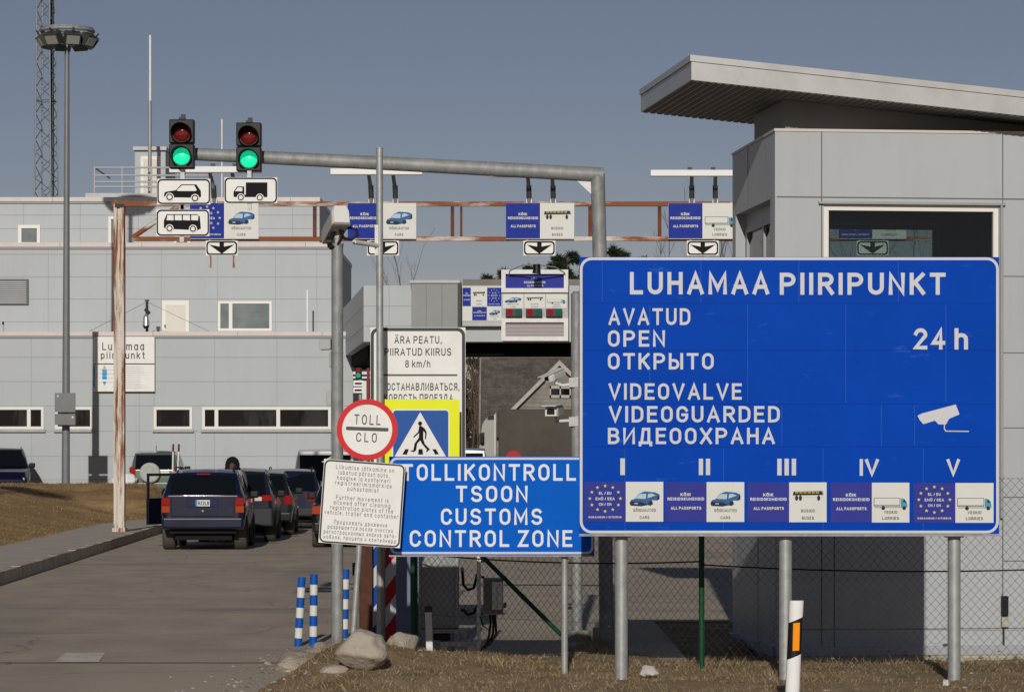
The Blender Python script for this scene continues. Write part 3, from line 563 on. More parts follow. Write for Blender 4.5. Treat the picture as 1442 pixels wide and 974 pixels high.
for k, kd in enumerate(('car', 'bus', 'lorry')):
    m = MB(); a = 708+30.5*k; lane_white(m, X(a, D), X(a+29, D), Z(434, D), Z(414, D), D-.03, kd); m.build('lane_panel', LP, sb)
    m = MB(); a = 712+28.5*k; m.pbox(a, a+23, 434.5, 446, D-.25, .22); h = m.build('signal_lamp', dark_grey, sb, bevel=.02)
    for j, (nm, col) in enumerate((('red_lens', lin(150, 14, 24)), ('green_lens', lin(8, 96, 78)))):
        m = MB(); m.cyl((X(a+5.5+12*j, D), D-.27, Z(440, D)), (X(a+5.5+12*j, D), D-.24, Z(440, D)), .095, n=16); m.build(nm, mat(nm+'_small', col, .15), h)
m = MB(); m.box(X(715, D), X(719, D), D+.2, D+.6, Z(470, D), Z(390, D)); m.box(X(787, D), X(791, D), D+.2, D+.6, Z(470, D), Z(390, D)); m.build('bracket', grey_trim, sb)
fl = thing('floodlight', 'small black floodlight on a curved arm above the lane signal board', 'floodlight', (X(755, 84), 84, Z(390, 84)))
m = MB(); D = 84; m.cyl((X(756, D), D, Z(379, D)), (X(755.5, D), D, Z(372, D)), .12, .11); m.cyl((X(755.5, D), D, Z(385, D)), (X(756, D), D, Z(379, D)), .13, .11); m.build('lamp', black, fl, bevel=.02)
m = MB(); m.tube([(X(755, D), D, Z(373, D)), (X(735, D), D+.2, Z(373, D)), (X(718, D), D+.6, Z(379, D)), (X(716, D), D+1.1, Z(388, D))], .02, 6); m.tube([(X(757, D), D, Z(373, D)), (X(782, D), D+.3, Z(375, D)), (X(796, D), D+.8, Z(382, D)), (X(797, D), D+1.1, Z(390, D))], .02, 6); m.build('arm', grey_trim, fl)

# ------------------------------------------------------------------ rusty lane gantry
D = 68
rust = mat('rusting_white_paint', lin(206, 198, 186), .7, var=.06, dirt_or_sheen=lin(134, 78, 46), dirt_or_sheen_amt=1, dscale=.8, dstretch=(6, 1.6, .42), dthr=.51, dsoft=.04, bump=.2)
rust_h = mat('rusting_beam_paint', lin(206, 198, 186), .7, var=.06, dirt_or_sheen=lin(136, 80, 50), dirt_or_sheen_amt=1, dscale=1.1, dstretch=(.3, 1.6, 1.6), dthr=.46, dsoft=.05, bump=.2)
rust_full = mat('rusted_steel', lin(110, 64, 44), .85, var=.3, vscale=5)
gn = thing('lane_gantry', 'long rusty white steel gantry carrying lane signs over the road', 'gantry', (X(168, D), D, .2))
m = MB(); m.pbox(160, 164.5, 287, 749, D, .22, 0); m.pbox(169, 175, 287, 749, D, .22, 0); m.pbox(164.5, 169, 292, 746, D+.05, .12, 0); m.pbox(161.5, 174, 287, 292, D-.02, .26, 1); m.pbox(158, 177, 743, 750, D-.05, .32, 0)
for k in range(8): m.cyl((X(166.7, D), D+.05, Z(340+k*50, D)), (X(166.7, D), D+.035, Z(340+k*50, D)), .03, n=8)
m.build('leg', [rust, black], gn)
xr = X(1500, D)
for pa, pb in ((283.5, 290), (333, 339)):
    m = MB(); m.box(X(157, D) if pa < 300 else X(187, D), xr, D+.03, D+.17, Z(pb, D), Z(pa, D)); m.build('beam', rust_h, gn)
for px in (443, 637, 649.5, 831, 929, 1150, 1330):
    m = MB(); w = 2.5 if px != 649.5 else 1.6; m.pbox(px-w, px+w, 290.2, 332.8, D+.04, .1, 0); m.pbox(px-w+.1, px+w-.1, 290.4, 296, D+.03, .02, 1); m.build('strut', [rust_full, black], gn)
m = MB(); m.tube([(X(186, D), D+.1, Z(334, D)), (X(250, D), D+.1, Z(290, D))], .06, 6); m.build('brace', rust_h, gn)
m = MB(); m.pbox(1480, 1495, 287, 760, D, .22); m.build('leg', rust, gn)
def lane_sign(px, kind, vk, label, foot='KODANIKUD / CITIZENS'):
    t = thing('lane_sign', label, 'sign', (X(px+48, D), D-.1, Z(337, D)), 0, 'lane signs on the gantry')
    m = MB(); m.pbox(px, px+96, 286, 336.5, D-.06, .05); m.build('panel', [sign_white], t)
    m = MB(); y = D-.07; lane_blue(m, X(px, D), X(px+48, D), Z(336, D), Z(286.5, D), y, kind, foot); m.build('blue_half', LP, t)
    m = MB(); lane_white(m, X(px+49, D), X(px+95.5, D), Z(336, D), Z(286.5, D), y, vk); m.build('white_half', LP, t)
def arrow_sign(px, label):
    t = thing('arrow_sign', label, 'sign', (X(px+22.5, D), D-.1, Z(360, D)), 0, 'arrow plates under the lane signs')
    x0, x1, z0, z1 = X(px, D), X(px+45, D), Z(360, D), Z(339, D); y = D-.04
    m = MB(); m.slab([(x0, z0), (x1, z0), (x1, z1), (x0, z1)], y, y+.03); m.build('panel', sign_white, t)
    m = MB(); m.ring(rrect(x0+.015, x1-.015, z0+.015, z1-.015, .08), rrect(x0+.05, x1-.05, z0+.05, z1-.05, .06), y-.004); m.build('border', ink, t)
    f = lambda pts: [(x0+a*(x1-x0), z0+b*(z1-z0)) for a, b in pts]
    m = MB(); m.poly(f([(.43, .92), (.57, .92), (.57, .60), (.9, .74), (.5, .12), (.1, .74), (.43, .60)][::-1]), y-.004); m.build('arrow', ink, t)
    m = MB()
    for q in (px+6, px+39): m.pbox(q-1.6, q+1.6, 334, 360 if px > 300 else 377, D-.008, .03)
    m.build('strap', rust, t)
lane_sign(268, 'eu', 'car', 'lane sign with star circle and blue car, leftmost on the gantry')
lane_sign(490, 'all', 'car', 'all passports lane sign with blue car behind the slim pole')
lane_sign(712.5, 'all', 'bus', 'all passports lane sign with a bus, hanging on the gantry')
lane_sign(941, 'all', 'lorry', 'all passports lane sign with a lorry beside the booth')
lane_sign(1180, 'eu', 'lorry', 'star circle lane sign with lorry seen through the booth window', 'KODANIKUD / CITIZENS')
for px, l in ((290, 'black down arrow plate under the leftmost lane sign'), (517, 'black down arrow plate behind the slim pole'), (737, 'black down arrow plate under the bus lane sign'), (967, 'black down arrow plate just left of the booth'), (1206, 'black down arrow plate seen through the booth window')): arrow_sign(px, l)
for px0, px1, py, posts, lab in ((238, 368, 238, (300, 331), 'white strip lamp behind the two traffic lights'), (465, 595, 241, (521, 555), 'white strip lamp above the passports and car lane sign'), (690, 820, 244, (743, 777), 'white strip lamp behind the mast arm'), (916, 1046, 243, (972, 1005), 'white strip lamp beside the booth roof'), (1150, 1280, 243, (1205, 1238), 'white strip lamp hidden behind the booth')):
    t = thing('strip_lamp', lab, 'lamp', (X((px0+px1)/2, D), D-.5, Z(py, D)), 0, 'strip lamps over the gantry')
    m = MB(); m.pbox(px0, px1, py-4, py+5, D-.9, .2); m.build('lamp_housing', mat('lamp_white', (.78, .79, .78), .4), t, bevel=.02)
    for q in posts:
        m = MB(); m.tube([(X(q+2, D), D-.04, Z(285, D)), (X(q+1.5, D), D-.12, Z(265, D)), (X(q-.5, D), D-.72, Z(245, D))], [.05, .05, .045], 7, 0)
        m.cyl((X(q+1.9, D), D-.05, Z(279, D)), (X(q+1.5, D), D-.125, Z(262, D)), .065, n=7, mi=1); m.box(X(q-2, D), X(q+6, D), D-.06, D+.05, Z(286, D), Z(281, D), 2)
        m.pbox(q-3.5, q+2.5, py-7.5, py-4, D-.84, .1, 1)
        m.build('bracket', [mat('bracket_grey', (.22, .22, .23), .5), dark_grey, white_paint], t)
# far small signal seen under the canopy
D = 84; t = thing('lane_signal', 'small distant red and green signal with two plates at the building corner', 'traffic light', (X(506, D), D, 0))
m = MB(); m.tube([(X(507, D), D+.15, 0), (X(507, D), D+.15, Z(520, D))], .05, 8); m.build('post', galv, t)
m = MB(); m.pbox(500.5, 509, 517, 533, D, .14); m.build('housing', black, t, bevel=.02)
m = MB(); m.cyl((X(504, D), D-.02, Z(521.5, D)), (X(504, D), D-.004, Z(521.5, D)), .06); m.build('red_lens', mat('red_lens_small', lin(150, 14, 24), .2), t)
m = MB(); m.cyl((X(504.5, D), D-.02, Z(528.5, D)), (X(504.5, D), D-.004, Z(528.5, D)), .07); m.build('green_lens', mat('green_lens_lit', lin(30, 150, 110), .2, emit=.3), t)
for py, kd in ((535.5, 0), (545, 1)):
    m = MB(); m.pbox(497.5, 511.5, py, py+8, D-.02, .02, 0); m.pbox(499.5, 509.5, py+3, py+5.5, D-.026, .004, 1); m.build('plate', [sign_white, ink], t)
D = 88; t = MB(); t.pbox(497, 522, 523, 527, D, .1, 0); t.pbox(497, 522, 530, 532.5, D, .1, 0); t.pbox(516.5, 520, 518, 600, D-.2, .18, 1); t.pbox(510, 516, 536, 600, D-.1, .2, 0)
tag(t.build('lane_barrier', [white_paint, mat('barrier_red', lin(130, 26, 34), .5)]), 'red and white lane barrier far back beneath the canopy', 'barrier')
# ------------------------------------------------------------------ control booth on the right
BX, BY, BR = X(1094, 30.5), 30.5, math.atan(.106)
cB, sB = math.cos(BR), math.sin(BR)
def bs(px, yl=0):
    k = (px-CX)/FPX; return (k*(BY+yl*cB)-(BX-yl*sB))/(cB-k*sB)
def bz(py, D=30.65): return Z(py, D)
bo = thing('control_booth', 'grey panelled control booth with flat tilted overhanging roof behind the big blue sign', 'booth', (BX, BY, 0), BR)
bclad = mat('booth_panels', lin(175, 179, 181), .4, .0, var=.04, vscale=.5, dirt_or_sheen=lin(158, 158, 152), dirt_or_sheen_amt=.4, dscale=1.5, dstretch=(2, 1, .3), dthr=.62)
bjoint = mat('booth_joint', lin(105, 106, 106), .6)
w0, w1, wt, wb = bs(1160), bs(1407), bz(289), 1.35
SE, BD, WTOP = 6.2, 2.5, bz(185, 30.5)
m = MB()
m.box(0, w0, 0, .12, -.4, WTOP); m.box(w1, SE, 0, .12, -.4, WTOP); m.box(w0, w1, 0, .12, wt, WTOP); m.box(w0, w1, 0, .12, -.4, wb)
for px, a, b in ((1157, wt, WTOP), (1157, -.4, wt), (1412, -.2, WTOP), (1300, -.2, wb), (1175, -.2, wb)):
    x = bs(px); m.box(x-.006, x+.006, -.003, .01, a, b, 1)
z = bz(279); m.box(0, SE, -.0035, .01, z-.007, z+.007, 1)
for py in (388, 496, 602, 700, 790, 885): z = bz(py); m.box(bs(1413), SE, -.0035, .01, z-.005, z+.005, 1)
z = bz(885); m.box(0, bs(1411), -.0035, .01, z-.005, z+.005, 1)
m.build('front_wall', [bclad, bjoint], bo, local=True)
b0, b1, bt_ = bs(1160, BD), bs(1317, BD), bz(318, 33.2)
m = MB(); m.box(.01, b0, BD-.12, BD, -.4, WTOP-.05); m.box(b1, SE, BD-.12, BD, -.4, WTOP-.05); m.box(b0, b1, BD-.12, BD, bt_, WTOP-.05); m.box(b0, b1, BD-.12, BD, -.4, 1.4); m.box(SE-.12, SE, .13, BD-.13, -.4, WTOP-.05)
m.build('back_wall', bclad, bo, local=True)
zl = bz(279)
m = MB(); m.box(-.02, .1, .002, BD, zl, WTOP-.003); m.box(-.02, .1, .002, .26, -.4, zl-.002); m.box(-.02, .1, BD-.2, BD, -.4, zl-.002); m.box(.1, .18, .122, BD-.122, -.4, 1.5); m.box(.1, .18, .122, BD-.122, 4.62, zl)
for y in (.42, 1.55): m.box(-.024, 0, y-.005, y+.005, zl, WTOP-.01, 1)
for y in (.9, 1.7): m.box(-.0, .099, y-.005, y+.005, -.3, 1.5, 1)
m.box(-.02, .1, .27, BD-.21, -.4, 1.5)
for y in (.95,): m.box(-.024, 0, y-.006, y+.006, -.3, 1.5, 1)
m.build('side_wall', [bclad, bjoint], bo, local=True)
m = MB()
for y0, y1 in ((.27, .34), (1.2, 1.27), (2.2, 2.29)): m.box(.09, .15, y0, y1, 1.5, 4.62)
m.box(.09, .15, .34, 2.2, 4.54, 4.62); sw = m.build('side_window', grey_trim, bo, local=True)
m = MB(); m.box(.125, .13, .34, 2.2, 1.5, 4.54); m.build('pane', win_dark, sw, local=True)
m = MB(); f = .06
for a, b, c, d in ((w0, w1, wt-f, wt), (w0, w0+f, wb, wt-f), (w1-f, w1, wb, wt-f), (w0, w1, wb-.0, wb+f)): m.box(a+.002, b-.002, .02, .1, c, d)
fw = m.build('front_window', frame_white, bo, local=True)
gl = glass('booth_glass', (.62, .68, .66))
m = MB(); m.box(w0+f, w1-f, .06, .066, wb+f, wt-f); m.build('pane', gl, fw, local=True)
m = MB(); m.box(w0-.06, w1+.06, -.05, -.001, wt+.004, wt+.03); m.box(w1+.004, w1+.03, -.05, -.001, 1.3, wt); m.build('window_hood', grey_trim, fw, local=True)
m = MB()
for a, b, c, d in ((b0, b1, bt_-.05, bt_), (b0, b0+.05, 1.4, bt_-.05), (b1-.05, b1, 1.4, bt_-.05)): m.box(a+.002, b-.002, BD-.09, BD-.03, c, d)
rw = m.build('rear_window', dark_grey, bo, local=True)
m = MB(); m.box(b0+.05, b1-.05, BD-.06, BD-.055, 1.4, bt_-.05); m.build('pane', glass('booth_rear_glass', (.75, .8, .8)), rw, local=True)
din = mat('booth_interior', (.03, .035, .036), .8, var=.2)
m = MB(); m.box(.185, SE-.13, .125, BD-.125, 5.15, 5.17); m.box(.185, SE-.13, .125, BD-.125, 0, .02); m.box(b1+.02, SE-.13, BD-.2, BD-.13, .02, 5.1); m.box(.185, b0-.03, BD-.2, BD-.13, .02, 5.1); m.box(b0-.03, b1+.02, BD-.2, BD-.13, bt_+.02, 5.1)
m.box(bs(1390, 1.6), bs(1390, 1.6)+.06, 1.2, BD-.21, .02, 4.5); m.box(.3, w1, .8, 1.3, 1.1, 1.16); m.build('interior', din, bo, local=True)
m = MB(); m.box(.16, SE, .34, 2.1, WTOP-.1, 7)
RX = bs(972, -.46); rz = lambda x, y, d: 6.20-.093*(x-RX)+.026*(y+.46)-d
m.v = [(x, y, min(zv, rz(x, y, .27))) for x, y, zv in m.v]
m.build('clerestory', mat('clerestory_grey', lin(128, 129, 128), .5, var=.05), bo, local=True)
m = MB(); m.box(-.03, SE, -.012, BD+.01, WTOP+.001, WTOP+.03); m.build('parapet_cap', cap_m, bo, local=True)
# roof slab
def slabq(m, x0, x1, y0, y1, d0, d1, mi=0):
    m.add([(x, y, rz(x, y, d)) for d in (d1, d0) for x, y in ((x0, y0), (x1, y0), (x1, y1), (x0, y1))], [(0,3,2,1),(4,5,6,7),(0,1,5,4),(1,2,6,5),(2,3,7,6),(3,0,4,7)], mi)
m = MB(); slabq(m, RX+.015, SE+.6, -.445, 3.1, .07, .262, 0); slabq(m, RX, SE+.6, -.46, 3.115, 0, .067, 0)
roof = m.build('roof', [mat('roof_fascia_metal', lin(186, 186, 184), .35, .15, var=.06, vscale=1.2, dirt_or_sheen=lin(160, 160, 156), dirt_or_sheen_amt=.5, dscale=3)], bo, local=True)
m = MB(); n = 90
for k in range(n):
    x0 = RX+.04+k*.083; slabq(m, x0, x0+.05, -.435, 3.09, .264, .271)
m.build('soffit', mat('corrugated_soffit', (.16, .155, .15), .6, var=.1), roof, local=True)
m = MB(); m.box(-.06, SE, -.045, -.001, -.17, -.07, 0); m.box(-.07, -.021, -.045, BD, -.17, -.07, 0); m.box(-.02, SE, -.03, -.002, -.5, -.172, 1)
m.build('base_strip', [mat('base_strip_grey', lin(170, 170, 176), .4, .2), mat('base_plinth', (.42, .39, .30), .8, var=.15)], bo, local=True)
wl = thing('wall_lamp', 'small black lamp on a cream junction box fixed to the booth wall', 'lamp', (BX+bs(1413)*cB, BY+bs(1413)*sB, 0), BR)
q = lambda px: bs(px)-bs(1413)
m = MB(); m.box(q(1409), q(1418), -.07, -.004, bz(867), bz(839)); m.build('lamp', black, wl, local=True, bevel=.01)
m = MB(); m.box(q(1409), q(1419), -.06, -.004, bz(883), bz(868.5)); m.build('junction_box', mat('cream_box', (.42, .42, .33), .5), wl, local=True, bevel=.006)
m = MB(); m.tube([(0, -.02, bz(883)), (0, -.02, bz(920)), (.02, -.02, bz(922.5)), (1.5, -.02, bz(923))], .008, 6); m.build('conduit', dark_grey, wl, local=True)

# ------------------------------------------------------------------ traffic light mast with two signals
D = 30; ms = thing('signal_mast', 'galvanised mast with long arm reaching left over the road', 'mast', (X(853, D), D, 0))
m = MB(); m.tube([(X(854, D), D, -.02), (X(851, D), D, Z(600, D)), (X(841.5, D), D, Z(245, D))], .076, 18); m.build('post', galv_dull, ms)
m = MB(); m.tube([(X(849.5, D), D, Z(246.5, D)), (X(560, D), D, Z(231, D)), (X(250, D), D, Z(216, D))], [.079, .074, .066], 18); m.build('arm', galv_dull, ms)
m = MB(); m.slab(Q([(833, 274), (812, 254.5), (833, 256)], D), D-.01, D+.01); m.build('gusset', white_paint, ms)
m = MB(); m.cyl((X(853.5, D), D, -.06), (X(853.5, D), D, Z(886, D)+.02), .15, .14, 22); m.build('footing', concrete, ms, bevel=.015)
lens_red = mat('red_signal_lens', (.13, .004, .006), .08, coat=1, var=.2, vscale=60)
lens_green = mat('green_signal_lens_lit', lin(24, 222, 160), .25, emit=.62, var=.12, vscale=30)
housing = mat('signal_housing_black', (.018, .018, .018), .45, var=.1)
D = 29.7
def signal(cx, pt, pb, lab):
    t = thing('traffic_signal', lab, 'traffic light', (X(cx, D), D, Z(pb, D)), 0, 'traffic signals on the mast arm')
    m = MB(); mid = (pt+pb)/2-.5
    m.pbox(cx-17.5, cx+17.5, pt, mid-.5, D-.02, .13); m.pbox(cx-17.5, cx+17.5, mid+.5, pb, D-.02, .13); h = m.build('housing', housing, t, bevel=.012)
    for nm, cy, lm_ in (('red_lens', pt+19.5, lens_red), ('green_lens', pb-16.5, lens_green)):
        c = (X(cx+.5, D), Z(cy, D)); r = 12.2*D/FPX
        m = MB(); ring = []; n = 20
        for j in range(4):
            a = j*math.pi/8
            ring.append([(c[0]+r*math.cos(a)*math.cos(2*math.pi*k/n), D-.022-.02*math.sin(a), c[1]+r*math.cos(a)*math.sin(2*math.pi*k/n)) for k in range(n)])
        vs = sum(ring, [])+[(c[0], D-.044, c[1])]
        fs = [(j*n+k, j*n+(k+1) % n, (j+1)*n+(k+1) % n, (j+1)*n+k) for j in range(3) for k in range(n)]+[(3*n+k, 3*n+(k+1) % n, 4*n) for k in range(n)]
        m.add(vs, fs, 0, True); m.build(nm, lm_, t)
        m = MB(); R_ = 14.2*D/FPX; vs = []; n = 24     # hood: shortest at the bottom, long over the top
        for k in range(n+1):
            a = R(-70+320*k/n) if nm == 'red_lens' else R(-60+300*k/n)
            ln = .03+.15*max(0, (math.sin(a)+.75)/1.75)
            for rr_ in (R_, R_-.006):
                for yy in (D-.02, D-.02-ln): vs.append((c[0]+rr_*math.cos(a), yy, c[1]+rr_*math.sin(a)-(.012 if yy < D-.05 else 0)))
        fs = []
        for k in range(n):
            a, b = 4*k, 4*k+4; fs += [(a, a+1, b+1, b), (a+2, b+2, b+3, a+3), (a+1, a+3, b+3, b+1)]
        m.add(vs, fs, 0, True); m.build('visor', black, t)
    m = MB(); m.pbox(cx-1, cx+5, pt-7, pt-.2, D+.01, .05); m.pbox(cx-4, cx+5, pt-3, pt-.2, D, .08); m.pbox(cx-1, cx+5, pb+.2, pb+9, D+.01, .05); m.slab(Q([(cx-6, pb+.2), (cx+5, pb+.2), (cx, pb+6)], D), D+.02, D+.06)
    m.box(X(cx+1, D), X(cx+4, D), D+.115, D+.2, Z(pb-10, D), Z(pb-25, D)); m.build('bracket', dark_grey, t)
signal(255.5, 168, 237, 'left traffic light showing green above the car and bus plates'); signal(350, 172.5, 241, 'right traffic light showing green above the lorry plate')
# plates
zz3 = lambda x, y: (210+x*.1643, 150+y*.1643)
zz2 = lambda x, y: (x*.308, 250+y*.308)
def plate(px0, px1, py0, py1, lab, draw, legs):
    t = thing('supplementary_plate', lab, 'sign', (X((px0+px1)/2, D), D, Z(py1, D)), 0, 'vehicle plates under the traffic signals')
    x0, x1, z0, z1 = X(px0, D), X(px1, D), Z(py1, D), Z(py0, D); y = D-.05
    m = MB(); m.slab([(x0, z0), (x1, z0), (x1, z1), (x0, z1)], y, y+.012); m.build('panel', sign_white, t)
    m = MB(); m.ring(rrect(x0+.004, x1-.004, z0+.004, z1-.004, .045), rrect(x0+.018, x1-.018, z0+.018, z1-.018, .034), y-.004); m.build('border', ink, t)
    m = MB(); draw(m, y-.004); m.build('vehicle_symbol', [ink, sign_white], t)
    m = MB()
    for q in legs: m.pbox(q-3, q+3, py0-10, py1+8, D-.036, .035)
    m.build('strap', galv, t)
def wheel(m, c, r, y):
    m.poly(circle(X(c[0], D), Z(c[1], D), (r+1.3)*D/FPX, 20), y-.001, 1); m.poly(circle(X(c[0], D), Z(c[1], D), r*D/FPX, 20), y-.002, 0); m.poly(circle(X(c[0], D), Z(c[1], D), r*.66*D/FPX, 20), y-.003, 1)
P = lambda f, pts: Q([f(*p) for p in pts], D)
def car_sym(m, y):
    m.poly(P(zz3, [(133,772),(136,745),(150,735),(232,722),(282,672),(410,672),(448,728),(450,775),(435,785),(150,782)]), y)
    m.poly(P(zz3, [(240,722),(288,680),(392,680),(414,722),(400,729),(255,729)]), y-.001, 1); wheel(m, zz3(181, 780), 4.7, y); wheel(m, zz3(398, 790), 4.7, y)
def bus_sym(m, y):
    m.poly(P(zz2, [(752,230),(752,200),(765,170),(905,170),(916,180),(921,235),(905,242),(760,236)]), y)
    for a, b in ((762, 797), (802, 834), (839, 872), (877, 908)): m.poly(P(zz2, [(a+(2 if a == 762 else 0),197),(b,198),(b-(1 if a < 870 else -2),174),(a+(6 if a == 762 else 0),174)]), y-.001, 1)
    wheel(m, zz2(778, 234), 4.4, y); wheel(m, zz2(885, 236), 4.4, y)
def truck_sym(m, y):
    m.poly(P(zz3, [(728,775),(728,735),(758,690),(818,690),(820,758),(833,758),(833,655),(1017,655),(1017,780),(740,780)]), y)
    m.poly(P(zz3, [(740,730),(764,698),(803,698),(803,732)]), y-.001, 1); m.poly(P(zz3, [(822,760),(822,652),(832,652),(832,760)]), y-.0012, 1); wheel(m, zz3(790, 783), 4.3, y); wheel(m, zz3(953, 785), 4.3, y)
plate(222, 297, 252.5, 288.5, 'white plate with black car symbol under the left traffic light', car_sym, (257,))
plate(221, 295.5, 295.5, 333, 'white plate with black bus symbol, lower of the two', bus_sym, (256,))
plate(316.5, 391, 250.5, 287, 'white plate with black lorry symbol under the right traffic light', truck_sym, (351,))

# ------------------------------------------------------------------ big blue border point sign
D = 24.3; bsn = thing('border_point_sign', 'large blue border crossing sign lettered LUHAMAA PIIRIPUNKT with five lanes', 'sign', (X(1110, D), D, 0))
x0, x1, z0, z1 = X(816, D), X(1407, D), Z(751, D), Z(362, D)
m = MB(); m.box(x0, x1, D, D+.035, z0, z1, 0)
for py in (427, 493, 568.5, 628.5): m.box(x0+.02, x1-.02, D-.0012, D+.01, Z(py, D)-.0022, Z(py, D)+.0022, 1)
for px, a, b in ((848, 366, 426), (987, 366, 426), (1125, 366, 426), (1265, 366, 426), (915, 429, 566), (1053, 429, 566), (1191, 429, 566), (1332, 429, 566), (1101, 570, 627), (1241, 570, 627), (1288, 570, 627), (880, 631, 748), (1019, 631, 748), (1159, 631, 748), (1300, 631, 748)): m.box(X(px, D)-.0012, X(px, D)+.0012, D-.001, D+.01, Z(b, D), Z(a, D), 2)
m.build('panel', [sign_blue, seam_blue, seam_light], bsn)
m = MB(); m.ring(rrect(x0+.003, x1-.003, z0+.003, z1-.003, .1), rrect(x0+.026, x1-.026, z0+.026, z1-.026, .078), D-.004); m.build('border', letter_grey, bsn)
m = MB(); m.box(x0-.004, x1+.004, D-.006, D+.05, z0-.022, z0-.001); m.box(x0, x1, D+.036, D+.075, z0+.3, z0+.36); m.box(x0, x1, D+.036, D+.075, z1-.4, z1-.34); m.build('rail', galv_dull, bsn)
for s, a, b, c, d in (('LUHAMAA', 887, 1083, 383, 414.5), ('PIIRIPUNKT', 1098, 1331.5, 384, 415), ('AVATUD', 857, 972, 434, 457.5), ('OPEN', 856, 936.5, 465, 488), ('ОТКРЫТО', 856, 1005, 497, 520), ('VIDEOVALVE', 857, 1044.5, 539.5, 562.5), ('VIDEOGUARDED', 857.5, 1098, 571.5, 594.5), ('ВИДЕООХРАНА', 856, 1091, 602, 625), ('24', 1287, 1331, 462, 492), ('h', 1344, 1363, 462, 492),
                      ('I', 873.5, 880, 645, 668.5), ('II', 984, 1000, 645.5, 668.5), ('III', 1094.5, 1121, 645.5, 669), ('IV', 1210.5, 1237.5, 646, 669.5), ('V', 1333, 1351.5, 646, 669.5)):
    m = MB(); ptext(m, s, a, b, c, d, D, dy=.004, t=.185 if b-a < 60 or c < 400 else .17, gap=.22 if 'I' not in s or len(s) > 3 else .12); m.build('lettering', letter_grey, bsn)
zc = lambda x, y: (800+x*.4452, 340+y*.4452)
m = MB(); m.poly(Q([zc(*p) for p in [(1105,550),(1120,543),(1226,515),(1238,546),(1205,560),(1195,578),(1172,578),(1160,566),(1124,577),(1113,566)]], D), D-.004)
strip(m, [(X(a, D), Z(b, D)) for a, b in [zc(1190, 572), zc(1190, 592), zc(1194, 599), zc(1266, 600)]], .009, D-.0042); m.build('camera_symbol', letter_grey, bsn)
for a, w, kd, vk, lab in ((823, 936, 'eu', 'car', 1), (936.5, 1050, 'all', 'car', 2), (1053, 1166, 'all', 'bus', 3), (1169.5, 1282.5, 'all', 'lorry', 4), (1286, 1401, 'eu', 'lorry', 5)):
    m = MB(); mid = a+(w-a)*.515; dy = (a-823)/290
    lane_blue(m, X(a, D), X(mid, D), Z(734+dy, D), Z(678+dy, D), D-.004, kd, bi=11); m.build('blue_lane_panel', LP, bsn)
    m = MB(); lane_white(m, X(mid, D), X(w-2, D), Z(734+dy, D), Z(678+dy, D), D-.0045, vk); m.build('white_lane_panel', LP, bsn)
for px, pb in ((875, 965), (1106, 962), (1343.5, 966)):
    m = MB(); Dp = D+.14; m.cyl((X(px, Dp), Dp, -.1), (X(px, Dp), Dp, z1-.1), .0555, n=22); m.cyl((X(px, Dp), Dp, z0-.035), (X(px, Dp), Dp, z0-.024), .085, n=22); m.build('post', galv, bsn)

# ------------------------------------------------------------------ customs sign
D = 25.1; cs = thing('customs_sign', 'blue sign lettered TOLLIKONTROLL TSOON CUSTOMS CONTROL ZONE', 'sign', (X(700, D), D, 0))
x0, x1, z0, z1 = X(548, D), X(837, D), Z(781, D), Z(642.5, D)
m = MB(); m.box(x0, x1, D, D+.03, z0, z1)
for px in (693.5, ): m.box(X(px, D)-.0012, X(px, D)+.0012, D-.001, D+.01, z0+.02, z1-.02, 1)
m.build('panel', [customs_blue, seam_light], cs)
m = MB(); m.ring(rrect(x0+.008, x1-.008, z0+.008, z1-.008, .06), rrect(x0+.028, x1-.028, z0+.028, z1-.028, .042), D-.004); m.build('border', letter_grey, cs)
m = MB()
for s, a, b, c, d in (('TOLLIKONTROLL', 566, 811, 653, 676.5), ('TSOON', 642, 743, 683.5, 706.5), ('CUSTOMS', 621, 763.5, 715.5, 738.5), ('CONTROL ZONE', 577, 806, 746, 769.5)): ptext(m, s, a, b, c, d, D, dy=.004, t=.165, gap=.24)
m.build('lettering', mat('white_lettering', lin(226, 228, 232), .45, var=.03), cs)
m = MB(); m.box(x0, x1, D+.031, D+.06, z0+.12, z0+.16); m.box(x0, x1, D+.031, D+.06, z1-.16, z1-.12); m.box(x0-.002, x1+.002, D-.003, D+.033, z0-.014, z0-.001); m.build('rail', galv_dull, cs)
m = MB(); m.tube([(X(556, D), D+.05, z0+.14), (X(537, 28.35), 28.35, z0+.14)], .015, 8); m.tube([(X(556, D), D+.05, z1-.14), (X(537, 28.35), 28.35, z1-.14)], .015, 8); m.build('brace', galv_dull, cs)
for px in (795,):
    m = MB(); Dp = D+.09; m.cyl((X(px, Dp), Dp, -.1), (X(px, Dp), Dp, z1-.02), .03, n=16); m.build('post', galv, cs)

